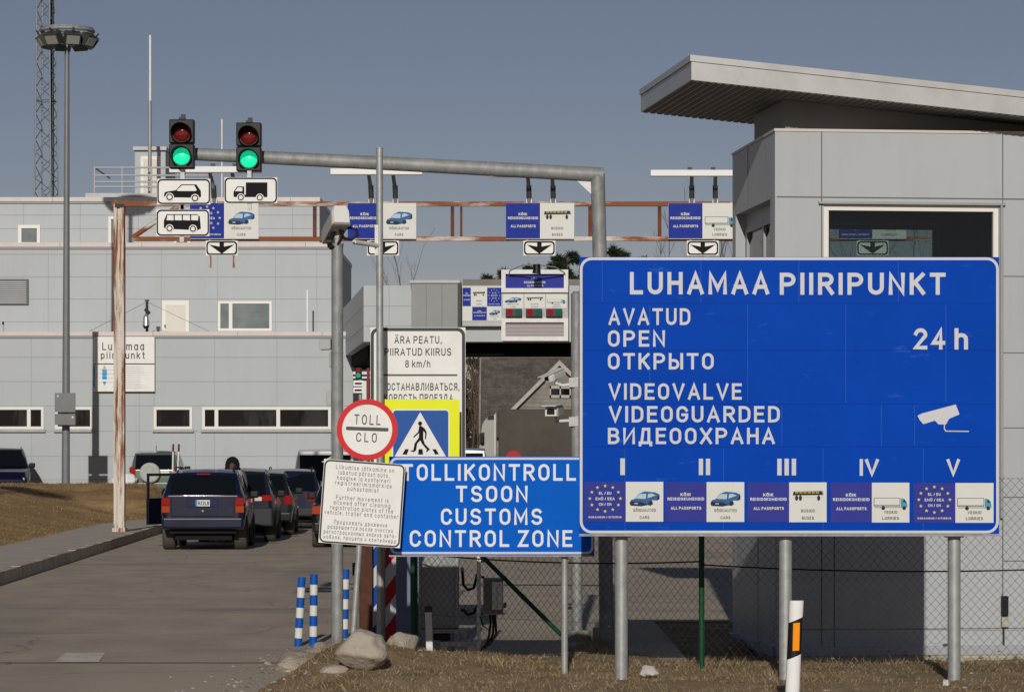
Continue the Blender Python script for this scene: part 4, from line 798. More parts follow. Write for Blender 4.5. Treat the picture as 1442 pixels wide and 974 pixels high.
# ------------------------------------------------------------------ leaning toll sign and registration notice
D = 24.9; pv = (X(497, D), D, Z(892, D)); ts = thing('toll_sign', 'leaning post with round red ringed TOLL sign and small white notice', 'sign', (pv[0], D, .2))
lean = R(4.0); cz = Z(604, D)
def lean_build(m, nm, mt, **k): m.rot('Y', pv, lean); return m.build(nm, mt, ts, **k)
m = MB(); m.cyl((pv[0], D+.035, .02), (pv[0], D+.035, Z(562, D)), .0255, n=16); lean_build(m, 'post', galv)
px = lambda p: X(497+p, D)
m = MB(); m.cyl((pv[0], D, cz), (pv[0], D+.012, cz), 43*D/FPX, n=48); rd = lean_build(m, 'round_panel', [red_sign])
m = MB(); rr = 35.3*D/FPX; m.poly(circle(pv[0], cz, rr), D-.003, 0); lean_build(m, 'white_disc', [sign_white])
m = MB(); text(m, 'TOLL', px(-18.5), px(18.5), Z(597, D), Z(583, D), D-.006, t=.13, gap=.38); text(m, 'CLO', px(-15), px(14), Z(621.5, D), Z(608.5, D), D-.006, t=.13, gap=.42); m.poly(rrect(px(-30), px(30), Z(605.5, D), Z(600.5, D), .012), D-.0065); m.rot('Y', (pv[0], D, cz), R(-2.0)); lean_build(m, 'lettering', ink_grey)
x0, x1, z0, z1 = px(-57.5), px(57.5), Z(767, D), Z(649, D)
m = MB(); m.slab([(x0, z0), (x1, z0), (x1, z1), (x0, z1)], D, D+.012); lean_build(m, 'notice_panel', sign_white)
m = MB(); m.ring(rrect(x0+.004, x1-.004, z0+.004, z1-.004, .05), rrect(x0+.018, x1-.018, z0+.018, z1-.018, .038), D-.003); lean_build(m, 'notice_border', dark_grey)
m = MB()
for s, dy, hw, sh in (('Liikumise jätkamine on', -49, 41, 1), ('lubatud pärast auto,', -41.5, 36, 0), ('haagise ja konteineri', -34, 37.5, 0), ('registreerimismärkide', -26.8, 40, 0), ('puhastamist', -19.5, 22, 0), ('Further movement is', -6.2, 37, 0), ('allowed after cleaning', 1, 40, 0), ('registration plates of the', 8.3, 44.5, 0), ('vehicle, trailer and container', 15.4, 52, 0), ('Продолжать движение', 28.4, 37.5, 0), ('разрешается после очистки', 35.6, 46, 0), ('регистрационных знаков авто-', 42.7, 51, 0), ('мобиля, прицепа и контейнера', 50, 51, 0)):
    if dy in (-6.2, 28.4): lean_build(m, 'notice_lettering', ink_pale); m = MB()
    py = 708+dy; text(m, s, px(sh-hw), px(sh+hw), Z(py+2.9, D), Z(py-3.2, D), D-.003, t=.13, gap=.36, space=.5)
lean_build(m, 'notice_lettering', ink_pale)

# ------------------------------------------------------------------ speed notice and pedestrian crossing sign
D = 28.9; sn = thing('speed_notice_sign', 'tall white sign lettered ÄRA PEATU PIIRATUD KIIRUS 8 km/h', 'sign', (X(588, D), D, 0))
x0, x1, z0, z1 = X(521.5, D), X(655.5, D), Z(690, D), Z(461, D)
m = MB(); m.slab([(x0, z0), (x1, z0), (x1, z1), (x0, z1)], D, D+.02); m.build('panel', sign_white, sn)
m = MB(); m.ring(rrect(x0+.004, x1-.004, z0+.004, z1-.004, .075), rrect(x0+.036, x1-.036, z0+.036, z1-.036, .05), D-.003); m.build('border', dark_grey, sn)
m = MB()
ptext(m, 'ÄRA PEATU,', 555.5, 622, 473, 483.5, D, t=.14); ptext(m, 'PIIRATUD KIIRUS', 541.5, 635.5, 490, 500.5, D, t=.14); ptext(m, '8 km/h', 570.5, 606, 507, 517, D, t=.13)
m.poly(Q([(531, 529), (644, 529), (644, 526.8), (531, 526.8)], D), D-.006)
for s, a, b, c, d in (('ОСТАНАВЛИВАТЬСЯ,', 545, 647, 539, 549.5), ('СКОРОСТЬ ПРОЕЗДА', 534, 638, 554.5, 565)): ptext(m, s, a, b, c, d, D, t=.15, gap=.22)
m.build('lettering', ink_grey, sn)
for q in (538, 640):
    m = MB(); m.cyl((X(q, D), D+.06, -.1), (X(q, D), D+.06, z1-.08), .03, n=14); m.build('post', galv_dull, sn)
D = 28.55; pc = thing('crossing_sign', 'pedestrian crossing sign with walking figure on fluorescent yellow backing', 'sign', (X(594, D), D, Z(672, D)))
x0, x1 = X(539, D), X(647, D); m = MB(); m.box(x0, x1, D, D+.015, Z(678, D), Z(562, D)); m.build('backing', fluo, pc)
zp = lambda x, y: (550+x*.10267, 560+y*.10267)
bx0, bx1, bz0, bz1 = X(552, D), X(633, D), Z(668, D), Z(576, D)
m = MB(); m.poly(rrect(bx0, bx1, bz0, bz1, .035), D-.003, 1); m.poly(rrect(bx0+.012, bx1-.012, bz0+.012, bz1-.012, .03), D-.005, 0)
m.poly(Q([zp(407, 195), zp(40, 830), zp(775, 830)], D), D-.007, 1); m.build('blue_panel', [mat('crossing_blue', lin(14, 80, 160), .4, var=.04), sign_white], pc)
m = MB(); y = D-.010; V = lambda pts: Q([zp(*p) for p in pts], D)
m.poly(circle(X(zp(405, 350)[0], D), Z(zp(405, 350)[1], D), 2.9*D/FPX, 16), y)
m.poly(V([(398,378),(420,382),(470,420),(496,470),(486,565),(472,565),(474,480),(450,452),(448,560),(470,630),(540,705),(496,742),(486,735),(500,710),(430,625),(408,580),(365,625),(350,715),(325,740),(275,732),(278,722),(312,718),(330,625),(388,545),(392,480),(322,545),(310,533),(380,465),(390,400)]), y-.001)
for pts in ([(162,775),(202,702),(250,702),(225,775)], [(378,775),(385,702),(438,702),(447,775)], [(612,775),(574,702),(622,702),(662,770)]): m.poly(V(pts), y-.0005)
m.build('walking_figure', ink, pc)
m = MB(); m.box(x0+.05, x1-.05, D+.016, D+.05, Z(600, D), Z(597, D)); m.cyl((X(594, D), D+.05, 0), (X(594, D), D+.05, Z(570, D)), .028, n=14); m.build('post', galv_dull, pc)

# ------------------------------------------------------------------ slim pole, camera pole
D = 28.4; sp = thing('slim_pole', 'tall slim galvanised pole rising past the mast arm', 'pole', (X(535, D), D, 0))
m = MB(); m.cyl((X(535.5, D), D, -.05), (X(534.5, D), D, Z(210, D)), .036, .034, 18); m.cyl((X(534.5, D), D, Z(210, D)), (X(534.5, D), D, Z(208.5, D)), .037, n=18); m.build('pole', galv, sp)
m = MB(); m.box(X(528, D), X(533, D), D-.04, D-.02, Z(360, D), Z(317, D)); m.cyl((X(533, D), D-.01, Z(346, D)), (X(502, D), D-.4, Z(345, D)), .024, n=10)
for py in (321, 333, 357): m.cyl((X(530.5, D), D-.05, Z(py, D)), (X(530.5, D), D-.04, Z(py, D)), .008, n=8)
m.build('side_arm', white_paint, sp)
D = 27.4; cp = thing('camera_pole', 'thick galvanised pole with clamp bands carrying a white security camera', 'pole', (X(474, D), D, 0))
m = MB(); m.cyl((X(475, D), D, -.02), (X(475, D), D, Z(346, D)), .0575, n=22); m.cyl((X(475, D), D, Z(346, D)), (X(475, D), D, Z(343, D)), .062, n=22); m.build('pole', galv_dull, cp)
m = MB()
for py in (496, 516.5): m.cyl((X(475, D), D, Z(py+1, D)), (X(475, D), D, Z(py-1, D)), .0605, n=22)
m.box(X(464, D), X(467, D), D-.05, D+.05, Z(517, D), Z(496, D)); m.build('clamp_band', galv_dull, cp)
m = MB(); m.slab(Q([(450, 479), (466.5, 477), (466.5, 492), (452, 493), (450, 489)], D), D-.1, D+.06); m.build('sensor_box', mat('sensor_grey', (.4, .4, .39), .4), cp, bevel=.006)
m = MB(); m.box(X(460, D), X(467, D), D-.04, D+.04, Z(571, D), Z(551, D)); m.build('socket_box', mat('sensor_grey', (.4, .4, .39), .4), cp, bevel=.006)
m = MB(); m.slab(Q([(466, 642), (452, 650), (470, 655), (478, 640)], D), D+.05, D+.2); m.build('bracket', grey_trim, cp)
sc_ = thing('security_camera', 'white box security camera with black cable loop on top of the thick pole', 'camera', (X(476, D), D, Z(343, D)))
cam_white = mat('camera_white', (.72, .71, .67), .4, var=.03); cam_grey = mat('camera_grey', (.42, .41, .38), .45)
def cam_box(parent, back, front, w, h, capm, bodym, lens=False):
    a, b = Vector(back), Vector(front); d = (b-a); L = d.length; d.normalize(); r = d.cross(Vector((0, 0, 1))).normalized(); u = r.cross(d)
    def tr(x, y, z): return tuple(a+r*x+d*y+u*z)
    prof = [(-w/2, -h*.45), (w/2, -h*.45), (w/2, h*.2), (w*.36, h*.5), (-w*.36, h*.5), (-w/2, h*.2)]
    m = MB(); n = 6
    m.add([tr(x, .04, z) for x, z in prof]+[tr(x*.97, L, z*.97) for x, z in prof], [tuple(range(6)), tuple(range(6, 12))[::-1]]+[(i, (i+1) % n, (i+1) % n+n, i+n) for i in range(n)]); m.build('housing', bodym, parent)
    m = MB(); m.add([tr(x*.9, 0, z*.95) for x, z in prof]+[tr(x*1.06, .03, z*1.06) for x, z in prof]+[tr(x*1.06, .075, z*1.06) for x, z in prof], [tuple(range(6))]+[(j*6+i, j*6+(i+1) % n, j*6+(i+1) % n+n, j*6+i+n) for j in range(2) for i in range(n)]+[tuple(range(12, 18))[::-1]]); m.build('end_cap', capm, parent)
    if lens:
        m = MB(); m.add([tr(x*.62, -.004, z*.62) for x, z in prof], [tuple(range(6))]); m.build('lens_window', black, parent)
        m = MB(); m.add([tr(x*1.15, y, h*.62+.0*x) for x, y in ((-w/2, -.09), (w/2, -.09), (w/2, L), (-w/2, L))]+[tr(x*1.15, y, h*.55) for x, y in ((-w/2, -.09), (w/2, -.09), (w/2, L), (-w/2, L))], [(0,1,2,3),(7,6,5,4),(0,4,5,1),(1,5,6,2),(2,6,7,3),(3,7,4,0)]); m.build('sun_shield', capm, parent)
cam_box(sc_, (X(483, D), D-.25, Z(305, D)), (X(462, D), D+.22, Z(330, D)), .165, .19, cam_white, cam_grey)
m = MB(); m.cyl((X(475, D), D, Z(344, D)), (X(474, D), D, Z(325, D)), .025, n=10); m.slab(Q([(470, 328), (479, 328), (477, 336), (472, 336)], D), D-.03, D+.03); m.build('mount', cam_grey, sc_)
m = MB(); m.tube([(X(479, D), D-.12, Z(318, D)), (X(481, D), D-.1, Z(330, D)), (X(486, D), D-.06, Z(337, D)), (X(495, D), D-.05, Z(337.5, D)), (X(504, D), D-.05, Z(331, D)), (X(502, D), D-.05, Z(324, D)), (X(493, D), D-.05, Z(321, D)), (X(484, D), D-.07, Z(324, D)), (X(482, D), D-.08, Z(336, D)), (X(476, D), D-.05, Z(345, D))], .014, 8)
m.tube([(X(476, D), D-.1, Z(318, D)), (X(468, D), D-.05, Z(333, D)), (X(464, D), D-.06, Z(345, D)), (X(466, D), D-.07, Z(350, D)), (X(470, D), D-.07, Z(346, D))], .02, 8)
m.build('cable', cable_black, sc_)
m = MB(); m.cyl((X(461, D), D-.05, Z(342, D)), (X(468, D), D-.05, Z(341, D)), .055, .05, 14); m.build('joint_boot', black, sc_, bevel=.01)

# ------------------------------------------------------------------ second camera post behind the blue signs
D = 30.4; c2 = thing('camera_post', 'galvanised post with rounded cap left of the big blue sign, two cameras on it', 'pole', (X(812, D), D, 0))
m = MB(); m.cyl((X(812.5, D), D, -.03), (X(811.5, D), D, Z(414, D)), .058, n=20); m.cyl((X(811.5, D), D, Z(414, D)), (X(811.5, D), D, Z(410, D)), .058, .03, 20); m.build('post', galv_dull, c2)
m = MB(); m.cyl((X(816, D), D, -.06), (X(816, D), D, Z(887, D)), .135, .125, 22); m.build('footing', concrete, c2, bevel=.015)
m = MB()
for py in (539, 594): m.box(X(801, D), X(814, D), D-.08, D-.04, Z(py+6, D), Z(py-7, D)); m.cyl((X(812, D), D, Z(py+8, D)), (X(812, D), D, Z(py+6, D)), .061, n=20); m.cyl((X(812, D), D, Z(py-6, D)), (X(812, D), D, Z(py-8, D)), .061, n=20)
m.build('clamp_band', galv, c2)
k1 = thing('security_camera', 'upper security camera tilted down to the left on the camera post', 'camera', (X(785, D), D-.1, Z(545, D)))
cam_box(k1, (X(770, D), D-.2, Z(534, D)), (X(792, D), D-.02, Z(523.5, D)), .085, .075, cam_white, cam_grey, True)
m = MB(); m.tube([(X(784, D), D-.1, Z(533, D)), (X(782, D), D-.08, Z(539, D)), (X(792, D), D-.08, Z(543, D)), (X(803, D), D-.06, Z(541, D))], .018, 8); m.build('mount', white_paint, k1)
k2 = thing('security_camera', 'lower security camera facing forward with sun shield on the camera post', 'camera', (X(779, D), D-.1, Z(594, D)))
cam_box(k2, (X(775, D), D-.3, Z(580, D)), (X(786, D), D+.05, Z(577, D)), .135, .11, cam_white, cam_grey, True)
m = MB(); m.tube([(X(783, D), D-.1, Z(586, D)), (X(783, D), D-.09, Z(593, D)), (X(803, D), D-.06, Z(592, D))], .018, 8); m.build('mount', white_paint, k2)

# ------------------------------------------------------------------ chain link fence
fp = [Vector((X(583, 27.9), 27.9, 0)), Vector((X(988, 25.7), 25.7, 0)), Vector((5.2, 25.2, 0)), Vector((8.8, 25.0, 0))]
fn = thing('chain_link_fence', 'green posted chain link fence behind the blue signs', 'fence', fp[0])
fgreen = mat('green_fence_paint', lin(26, 74, 50), .4, var=.15, vscale=8); wire_m = mat('fence_wire', (.03, .034, .032), .5, .3)
FH = 1.78
for i, p in enumerate(fp):
    m = MB(); r = .037 if i == 0 else .026; m.cyl((p.x, p.y, -.1), (p.x, p.y, FH+.04), r, n=14); m.build('post', fgreen, fn)
m = MB(); D = 27.3; m.tube([(X(676, 27.45), 27.45, Z(780, 27.45)), (X(790, 26.9), 26.9, Z(893, 26.9))], .022, 10); m.tube([(X(676, 27.45), 27.45, Z(780, 27.45)), (X(655, 27.5), 27.5, Z(757, 27.5))], .022, 10); m.build('brace', fgreen, fn)
m = MB(); cell = .078
for a, b in zip(fp, fp[1:]):
    L = (b-a).length; u = (b-a)/L; nrm = Vector((-u.y, u.x, 0)); zlo, zhi = .03, FH; H_ = zhi-zlo
    n = int((L+H_)/cell)
    for k in range(-int(H_/cell)-1, int(L/cell)+1):
        for sgn in (1, -1):
            s0 = k*cell; s1 = s0+H_*.92
            t0 = max(0, -s0/(s1-s0)); t1 = min(1, (L-s0)/(s1-s0))
            if t1 <= t0: continue
            pts = []
            for t in (t0, t1):
                s = s0+(s1-s0)*t; zz = zlo+H_*t if sgn > 0 else zhi-H_*t
                pts.append(a+u*s+Vector((0, 0, zz))-nrm*(.0035*sgn+.03))
            m.cyl(pts[0], pts[1], .0019, n=4, caps=False)
m.build('mesh', wire_m, fn)
m = MB()
for zz in (FH-.01, .42):
    for a, b in zip(fp, fp[1:]): m.tube([tuple(a+Vector((0, -.04, zz))), tuple(b+Vector((0, -.04, zz)))], .0018, 4)
m.build('tension_wire', wire_m, fn)
m = MB(); pts = []
for i, (a, b) in enumerate(zip(fp, fp[1:])):
    for k in range(16):
        t = k/15; p = a.lerp(b, t); p.z = 1.02-.05*(1-(2*t-1)**2)-.03*i+(.0 if i else .0); pts.append((p.x, p.y-.05, p.z))
m.tube(pts, .007, 6); tag(m.build('cable', cable_black), 'thin black cable strung sagging along the chain link fence', 'cable')

# ------------------------------------------------------------------ equipment by the fence
D = 28.1; cb = thing('equipment_cabinet', 'tall light grey metal cabinet on a frame behind the fence', 'cabinet', (X(622, D), D, 0))
m = MB(); m.pbox(594, 646, 700, 884, D, .32, 0); m.pbox(599, 640, 705, 880, D-.006, .004, 0); m.pbox(641.5, 645, 700, 884, D-.012, .01, 1); m.build('body', [mat('cabinet_grey', lin(150, 154, 152), .45, var=.05), grey_trim], cb, bevel=.004)
m = MB(); m.pbox(590, 656, 885.5, 891, D-.02, .3); m.pbox(594, 600, 891, 915, D, .05); m.pbox(640, 646, 891, 915, D, .05); m.pbox(652, 657, 884, 896, D-.03, .04); m.build('frame', grey_trim, cb)
m = MB(); m.pbox(610, 634, 892, 901, D+.02, .2); m.build('vent_box', black, cb, bevel=.006)
D = 27.95; pb_ = thing('power_box', 'grey power box with white cover on a white steel post behind the fence', 'box', (X(675, D), D, 0))
m = MB(); m.pbox(671.5, 677, 700, 924, D, .04, 0); m.pbox(672.5, 676, 790, 920, D-.003, .003, 0)
for py in (790, 812, 864, 915): m.pbox(677, 682, py-1.5, py+1.5, D, .03, 1)
m.build('post', [white_paint, black], pb_)
m = MB(); m.pbox(680.5, 708.5, 815, 864, D-.05, .13, 0); m.pbox(679, 711, 813.5, 815, D-.05, .14, 1); m.pbox(680, 711, 863, 865, D-.05, .14, 1); b_ = m.build('box', [mat('power_box_grey', (.2, .19, .17), .6), galv], pb_, bevel=.004)
m = MB(); m.pbox(693, 707.5, 819, 858, D-.075, .024, 0); m.pbox(699.5, 700.5, 822, 855, D-.077, .002, 1); m.build('cover', [white_paint, print_grey], b_)
m = MB(); m.pbox(709, 713, 848, 855, D-.02, .03); m.build('warning_tag', mat('orange_tag', (.3, .1, .03), .6), b_)
m = MB()
for q, dx in ((690, 0), (694, 4), (697, 9)): m.tube([(X(q, D), D-.02, Z(865, D)), (X(q+1, D), D-.03, Z(876, D)), (X(q-1+dx*.3, D), D-.03, Z(892, D)), (X(686+dx*.5, D), D-.04, Z(905, D)), (X(677, D), D-.02, Z(916, D))], .012, 8)
m.tube([(X(676, D), D-.02, Z(866, D)), (X(680, D), D-.05, Z(880, D)), (X(688, D), D-.05, Z(886, D)), (X(693, D), D-.04, Z(874, D))], .007, 6)
for (a, b, c) in ((650, 800, 831), (650, 861, 866)): m.tube([(X(a, D), D+.3, Z(b, D)), (X(a+2, D), D+.25, Z(c-6, D)), (X(a+9, D), D+.15, Z(c, D)), (X(a+17, D), D+.08, Z(c-3, D)), (X(672, D), D+.03, Z(b-8 if b > 850 else b+8, D))], .015, 8)
m.build('cable', cable_black, pb_)
m = MB(); m.pbox(620, 676, 903, 909, D+.1, .3); m.pbox(659, 676, 909, 922, D+.08, .3); m.pbox(622, 630, 909, 922, D+.12, .25)
tag(m.build('concrete_base', mat('pale_concrete', (.55, .53, .48), .8, var=.15, vscale=8)), 'pale concrete base blocks below the grey cabinet', 'base')
D = 27.6; mk = thing('marker_post', 'short white marker post with black cap in front of the cabinet', 'post', (X(605, D), D, 0))
m = MB(); m.box(X(600, D), X(609.5, D), D, D+.05, -.05, Z(861, D)); m.v = [(x-(zv-.1)*.03, yv, zv) for x, yv, zv in m.v]; m.build('post', white_paint, mk, bevel=.006)
m = MB(); m.box(X(599.5, D), X(610, D), D-.004, D+.054, Z(861.5, D), Z(853, D)); m.v = [(x-(zv-.1)*.03, yv, zv) for x, yv, zv in m.v]; m.build('cap', dark_grey, mk, bevel=.004)
D = 30.6; bp_ = thing('barrier_cabinet', 'blue grey barrier drive cabinet in shade behind the green fence post', 'cabinet', (X(573, D), D, 0))
m = MB(); m.pbox(556, 590, 700, 893, D, .4); m.build('body', mat('blue_grey_paint', lin(120, 126, 148), .5, var=.06), bp_, bevel=.01)
m = MB(); m.pbox(560, 586, 720, 860, D-.008, .006); m.build('door', mat('blue_grey_door', lin(112, 118, 140), .5), bp_)
D = 29.2; bpst = thing('striped_barrier_post', 'square post with blue, white and red diagonal stripes beside the slim pole', 'post', (X(541, D), D, 0), R(-42))
pb = [mat('stripe_blue', lin(24, 86, 178), .4), mat('stripe_white', (.75, .74, .72), .4), mat('stripe_red', lin(206, 28, 30), .4)]
m = MB(); s_ = .086; hz_ = 1.75
for face, cols in ((0, (0, 1)), (1, (2, 1)), (2, (0, 1)), (3, (2, 1))):
    for k in range(-2, 9):
        z0_ = k*.2; pts = [(-s_, z0_), (s_, z0_+.16), (s_, z0_+.36), (-s_, z0_+.2)]
        cl = [(a, max(0.0, min(hz_, b))) for a, b in pts]
        if max(c[1] for c in cl)-min(c[1] for c in cl) < .001: continue
        rot_ = lambda a, b: {0: (a, -s_), 1: (s_, a), 2: (-a, s_), 3: (-s_, -a)}[face]
        m.add([(*rot_(a, b), b) for a, b in cl], [(0, 1, 2, 3)], cols[k % 2])
m.add([(-s_, -s_, hz_), (s_, -s_, hz_), (s_, s_, hz_), (-s_, s_, hz_)], [(0, 1, 2, 3)], 1)
m.build('post', pb, bpst, local=True, recalc=False)
D = 29.0; rp = MB(); rp.pbox(506, 524, 640, 900, D, .13); rp.pbox(496, 505.5, 792, 810, D+.02, .06); tag(rp.build('rusty_post', mat('brown_steel', (.085, .033, .02), .75, var=.3, vscale=12), bevel=.006), 'rust brown square steel post behind the boulder', 'post')

# ------------------------------------------------------------------ bollards, delineator
sb_blue = mat('bollard_blue', lin(20, 84, 170), .4, var=.06); sb_white = mat('bollard_white', (.68, .67, .62), .5, var=.08)
def bollard(px, py0, py1, D, lean, lab):
    zb = Z(py1, D)-.03; h = Z(py0, D)-zb
    t = thing('striped_bollard', lab, 'bollard', (X(px, D), D, zb), 0, 'blue and white striped bollards'); n = 7
    m = MB(); m.box(-.045, .045, -.03, .03, -.05, 0, 0)
    for k in range(n): m.cyl((0, 0, h*k/n), (0, 0, h*(k+1)/n), .041, n=18, mi=(0 if k % 2 == 0 else 1), caps=k in (0, n-1))
    m.build('post', [sb_blue, sb_white], t, local=True); t.rotation_euler = (0, lean, 0)
bollard(419.5, 812, 908, 29.5, R(3.2), 'slightly leaning blue and white bollard, nearest the car lane'); bollard(441, 808, 906, 29.6, R(.6), 'upright blue and white bollard, second from the car lane'); bollard(485, 801, 895, 30.8, R(1), 'blue and white bollard just right of the camera pole')
D = 21.5; dl = thing('delineator_post', 'white roadside delineator post with black band and amber reflector', 'post', (X(1118, D), D, -.12))
dw, dblk, damb = mat('delineator_white', (.82, .82, .80), .4, var=.03, vscale=6), black, mat('amber_reflector', lin(250, 150, 6), .3)
m = MB(); hw = 10.3*D/FPX; zt = Z(845, D); rows = [-.12, .2, Z(924, D), Z(872, D), Z(856, D), zt]; nA = 16
def dpt(a, i):
    x = hw*math.cos(a); yv = -.04*math.sin(a) if math.sin(a) > 0 else -.02*math.sin(a)
    zz = rows[i]+(.42*x if i in (2, 3) else (.1*x if i in (1, 4) else 0)); return (X(1118.5, D)+x+(rows[i]-.5)*.045, D+yv, zz)
vs = [dpt(math.pi*2*k/nA, i) for i in range(len(rows)) for k in range(nA)]
for i in range(len(rows)-1): m.add([vs[(i+j)*nA+k] for j in (0, 1) for k in range(nA)], [(k, (k+1) % nA, nA+(k+1) % nA, nA+k) for k in range(nA)], 1 if i == 2 else 0, True)
m.add(vs[-nA:], [tuple(range(nA))], 0); m.build('post', [dw, dblk], dl)
m = MB(); m.slab(Q([(1117, 877), (1126.5, 876), (1125.5, 915.5), (1116, 916)], D-.045), D-.047, D-.036); m.build('reflector', damb, dl, bevel=.002)

# ------------------------------------------------------------------ boulders, rubble, litter
stone = mat('granite_boulder', (.46, .40, .33), .9, var=.25, vscale=5, bump=.7, bscale=22, dirt_or_sheen=(.25, .21, .17), dirt_or_sheen_amt=.7, dscale=5)
rubble_m = mat('pebbly_rubble_concrete', (.46, .40, .32), .95, var=.3, vscale=14, bump=1.0, bscale=55, dirt_or_sheen=(.18, .15, .115), dirt_or_sheen_amt=.7, dscale=7)
def rock(name, c, r, lab, m_, seed, cat='boulder', amp=.22, flat=0):
    bm = bmesh.new(); bmesh.ops.create_icosphere(bm, subdivisions=4, radius=1)
    for v in bm.verts:
        p = v.co.normalized(); d = 1+amp*noise.noise(p*1.2+Vector((seed*3.1, 0, 0)))+amp*.4*noise.noise(p*3+Vector((0, seed, 0)))+amp*.13*noise.noise(p*9)
        for k in range(5):
            ax = Vector((math.sin(seed*2.3+k*2.1), math.cos(seed+k*1.7), .5*math.sin(k+seed))).normalized(); q = (p*d).dot(ax)
            if q > .74: d -= (q-.74)*.85
        v.co = Vector((p.x*d*r[0], p.y*d*r[1], p.z*d*r[2]))
    me = bpy.data.meshes.new(name); bm.to_mesh(me); bm.free(); me.materials.append(m_); me.shade_smooth()
    o = bpy.data.objects.new(name, me); C.objects.link(o); o.location = c; tag(o, lab, cat); return o
D = 24.35; rock('boulder', (X(511, D), D, Z(914, D)), (.24, .26, .17), 'large rounded pinkish grey boulder at the foot of the leaning toll sign', stone, 4.2, amp=.3)
D = 26.6; rock('boulder', (X(567, D), D, Z(910, D)), (.16, .2, .14), 'rough grey boulder half hidden behind the big rounded one', rubble_m, 9.1)
D = 24.3; rock('boulder', (X(472, D), D, Z(944, D)), (.13, .14, .05), 'flat pale stone lying in front of the big boulder', stone, 2.7)
D = 26.2; rock('rubble', (X(418, D), D, Z(934, D)), (.22, .3, .11), 'lump of pebbly broken concrete at the road edge by the bollards', rubble_m, 6.3, 'rubble', .35)
D = 26.4; rock('rubble', (X(452, D), D, Z(924, D)), (.17, .26, .13), 'lump of broken concrete between bollards and big boulder', rubble_m, 11.7, 'rubble', .3)
D = 24.0; rock('stone', (X(735, D), D-1.2, .0), (.2, .09, .04), 'long pale stone in the dry grass under the customs sign', rubble_m, 14.2, 'stone', .3)
D = 24.9; bg_ = rock('plastic_bag', (X(914, D), D, Z(944, D)), (.075, .06, .05), 'crumpled pale plastic bag lying right of the first sign post', mat('dirty_plastic', (.5, .47, .44), .4, var=.15), 5.5, 'litter', .5)
D = 24.2; rock('plastic_bag', (X(1330, D), D-.1, .035), (.03, .04, .04), 'small white scrap of plastic at the foot of the rightmost sign post', mat('white_plastic_scrap', (.6, .58, .55), .4), 8.8, 'litter', .5)
D = 23.6; rock('paper_scrap', (X(1085, D), D, Z(970, D)), (.05, .03, .015), 'torn white scrap in the dry grass left of the delineator', mat('white_plastic_scrap', (.6, .58, .55), .4), 3.3, 'litter', .5)
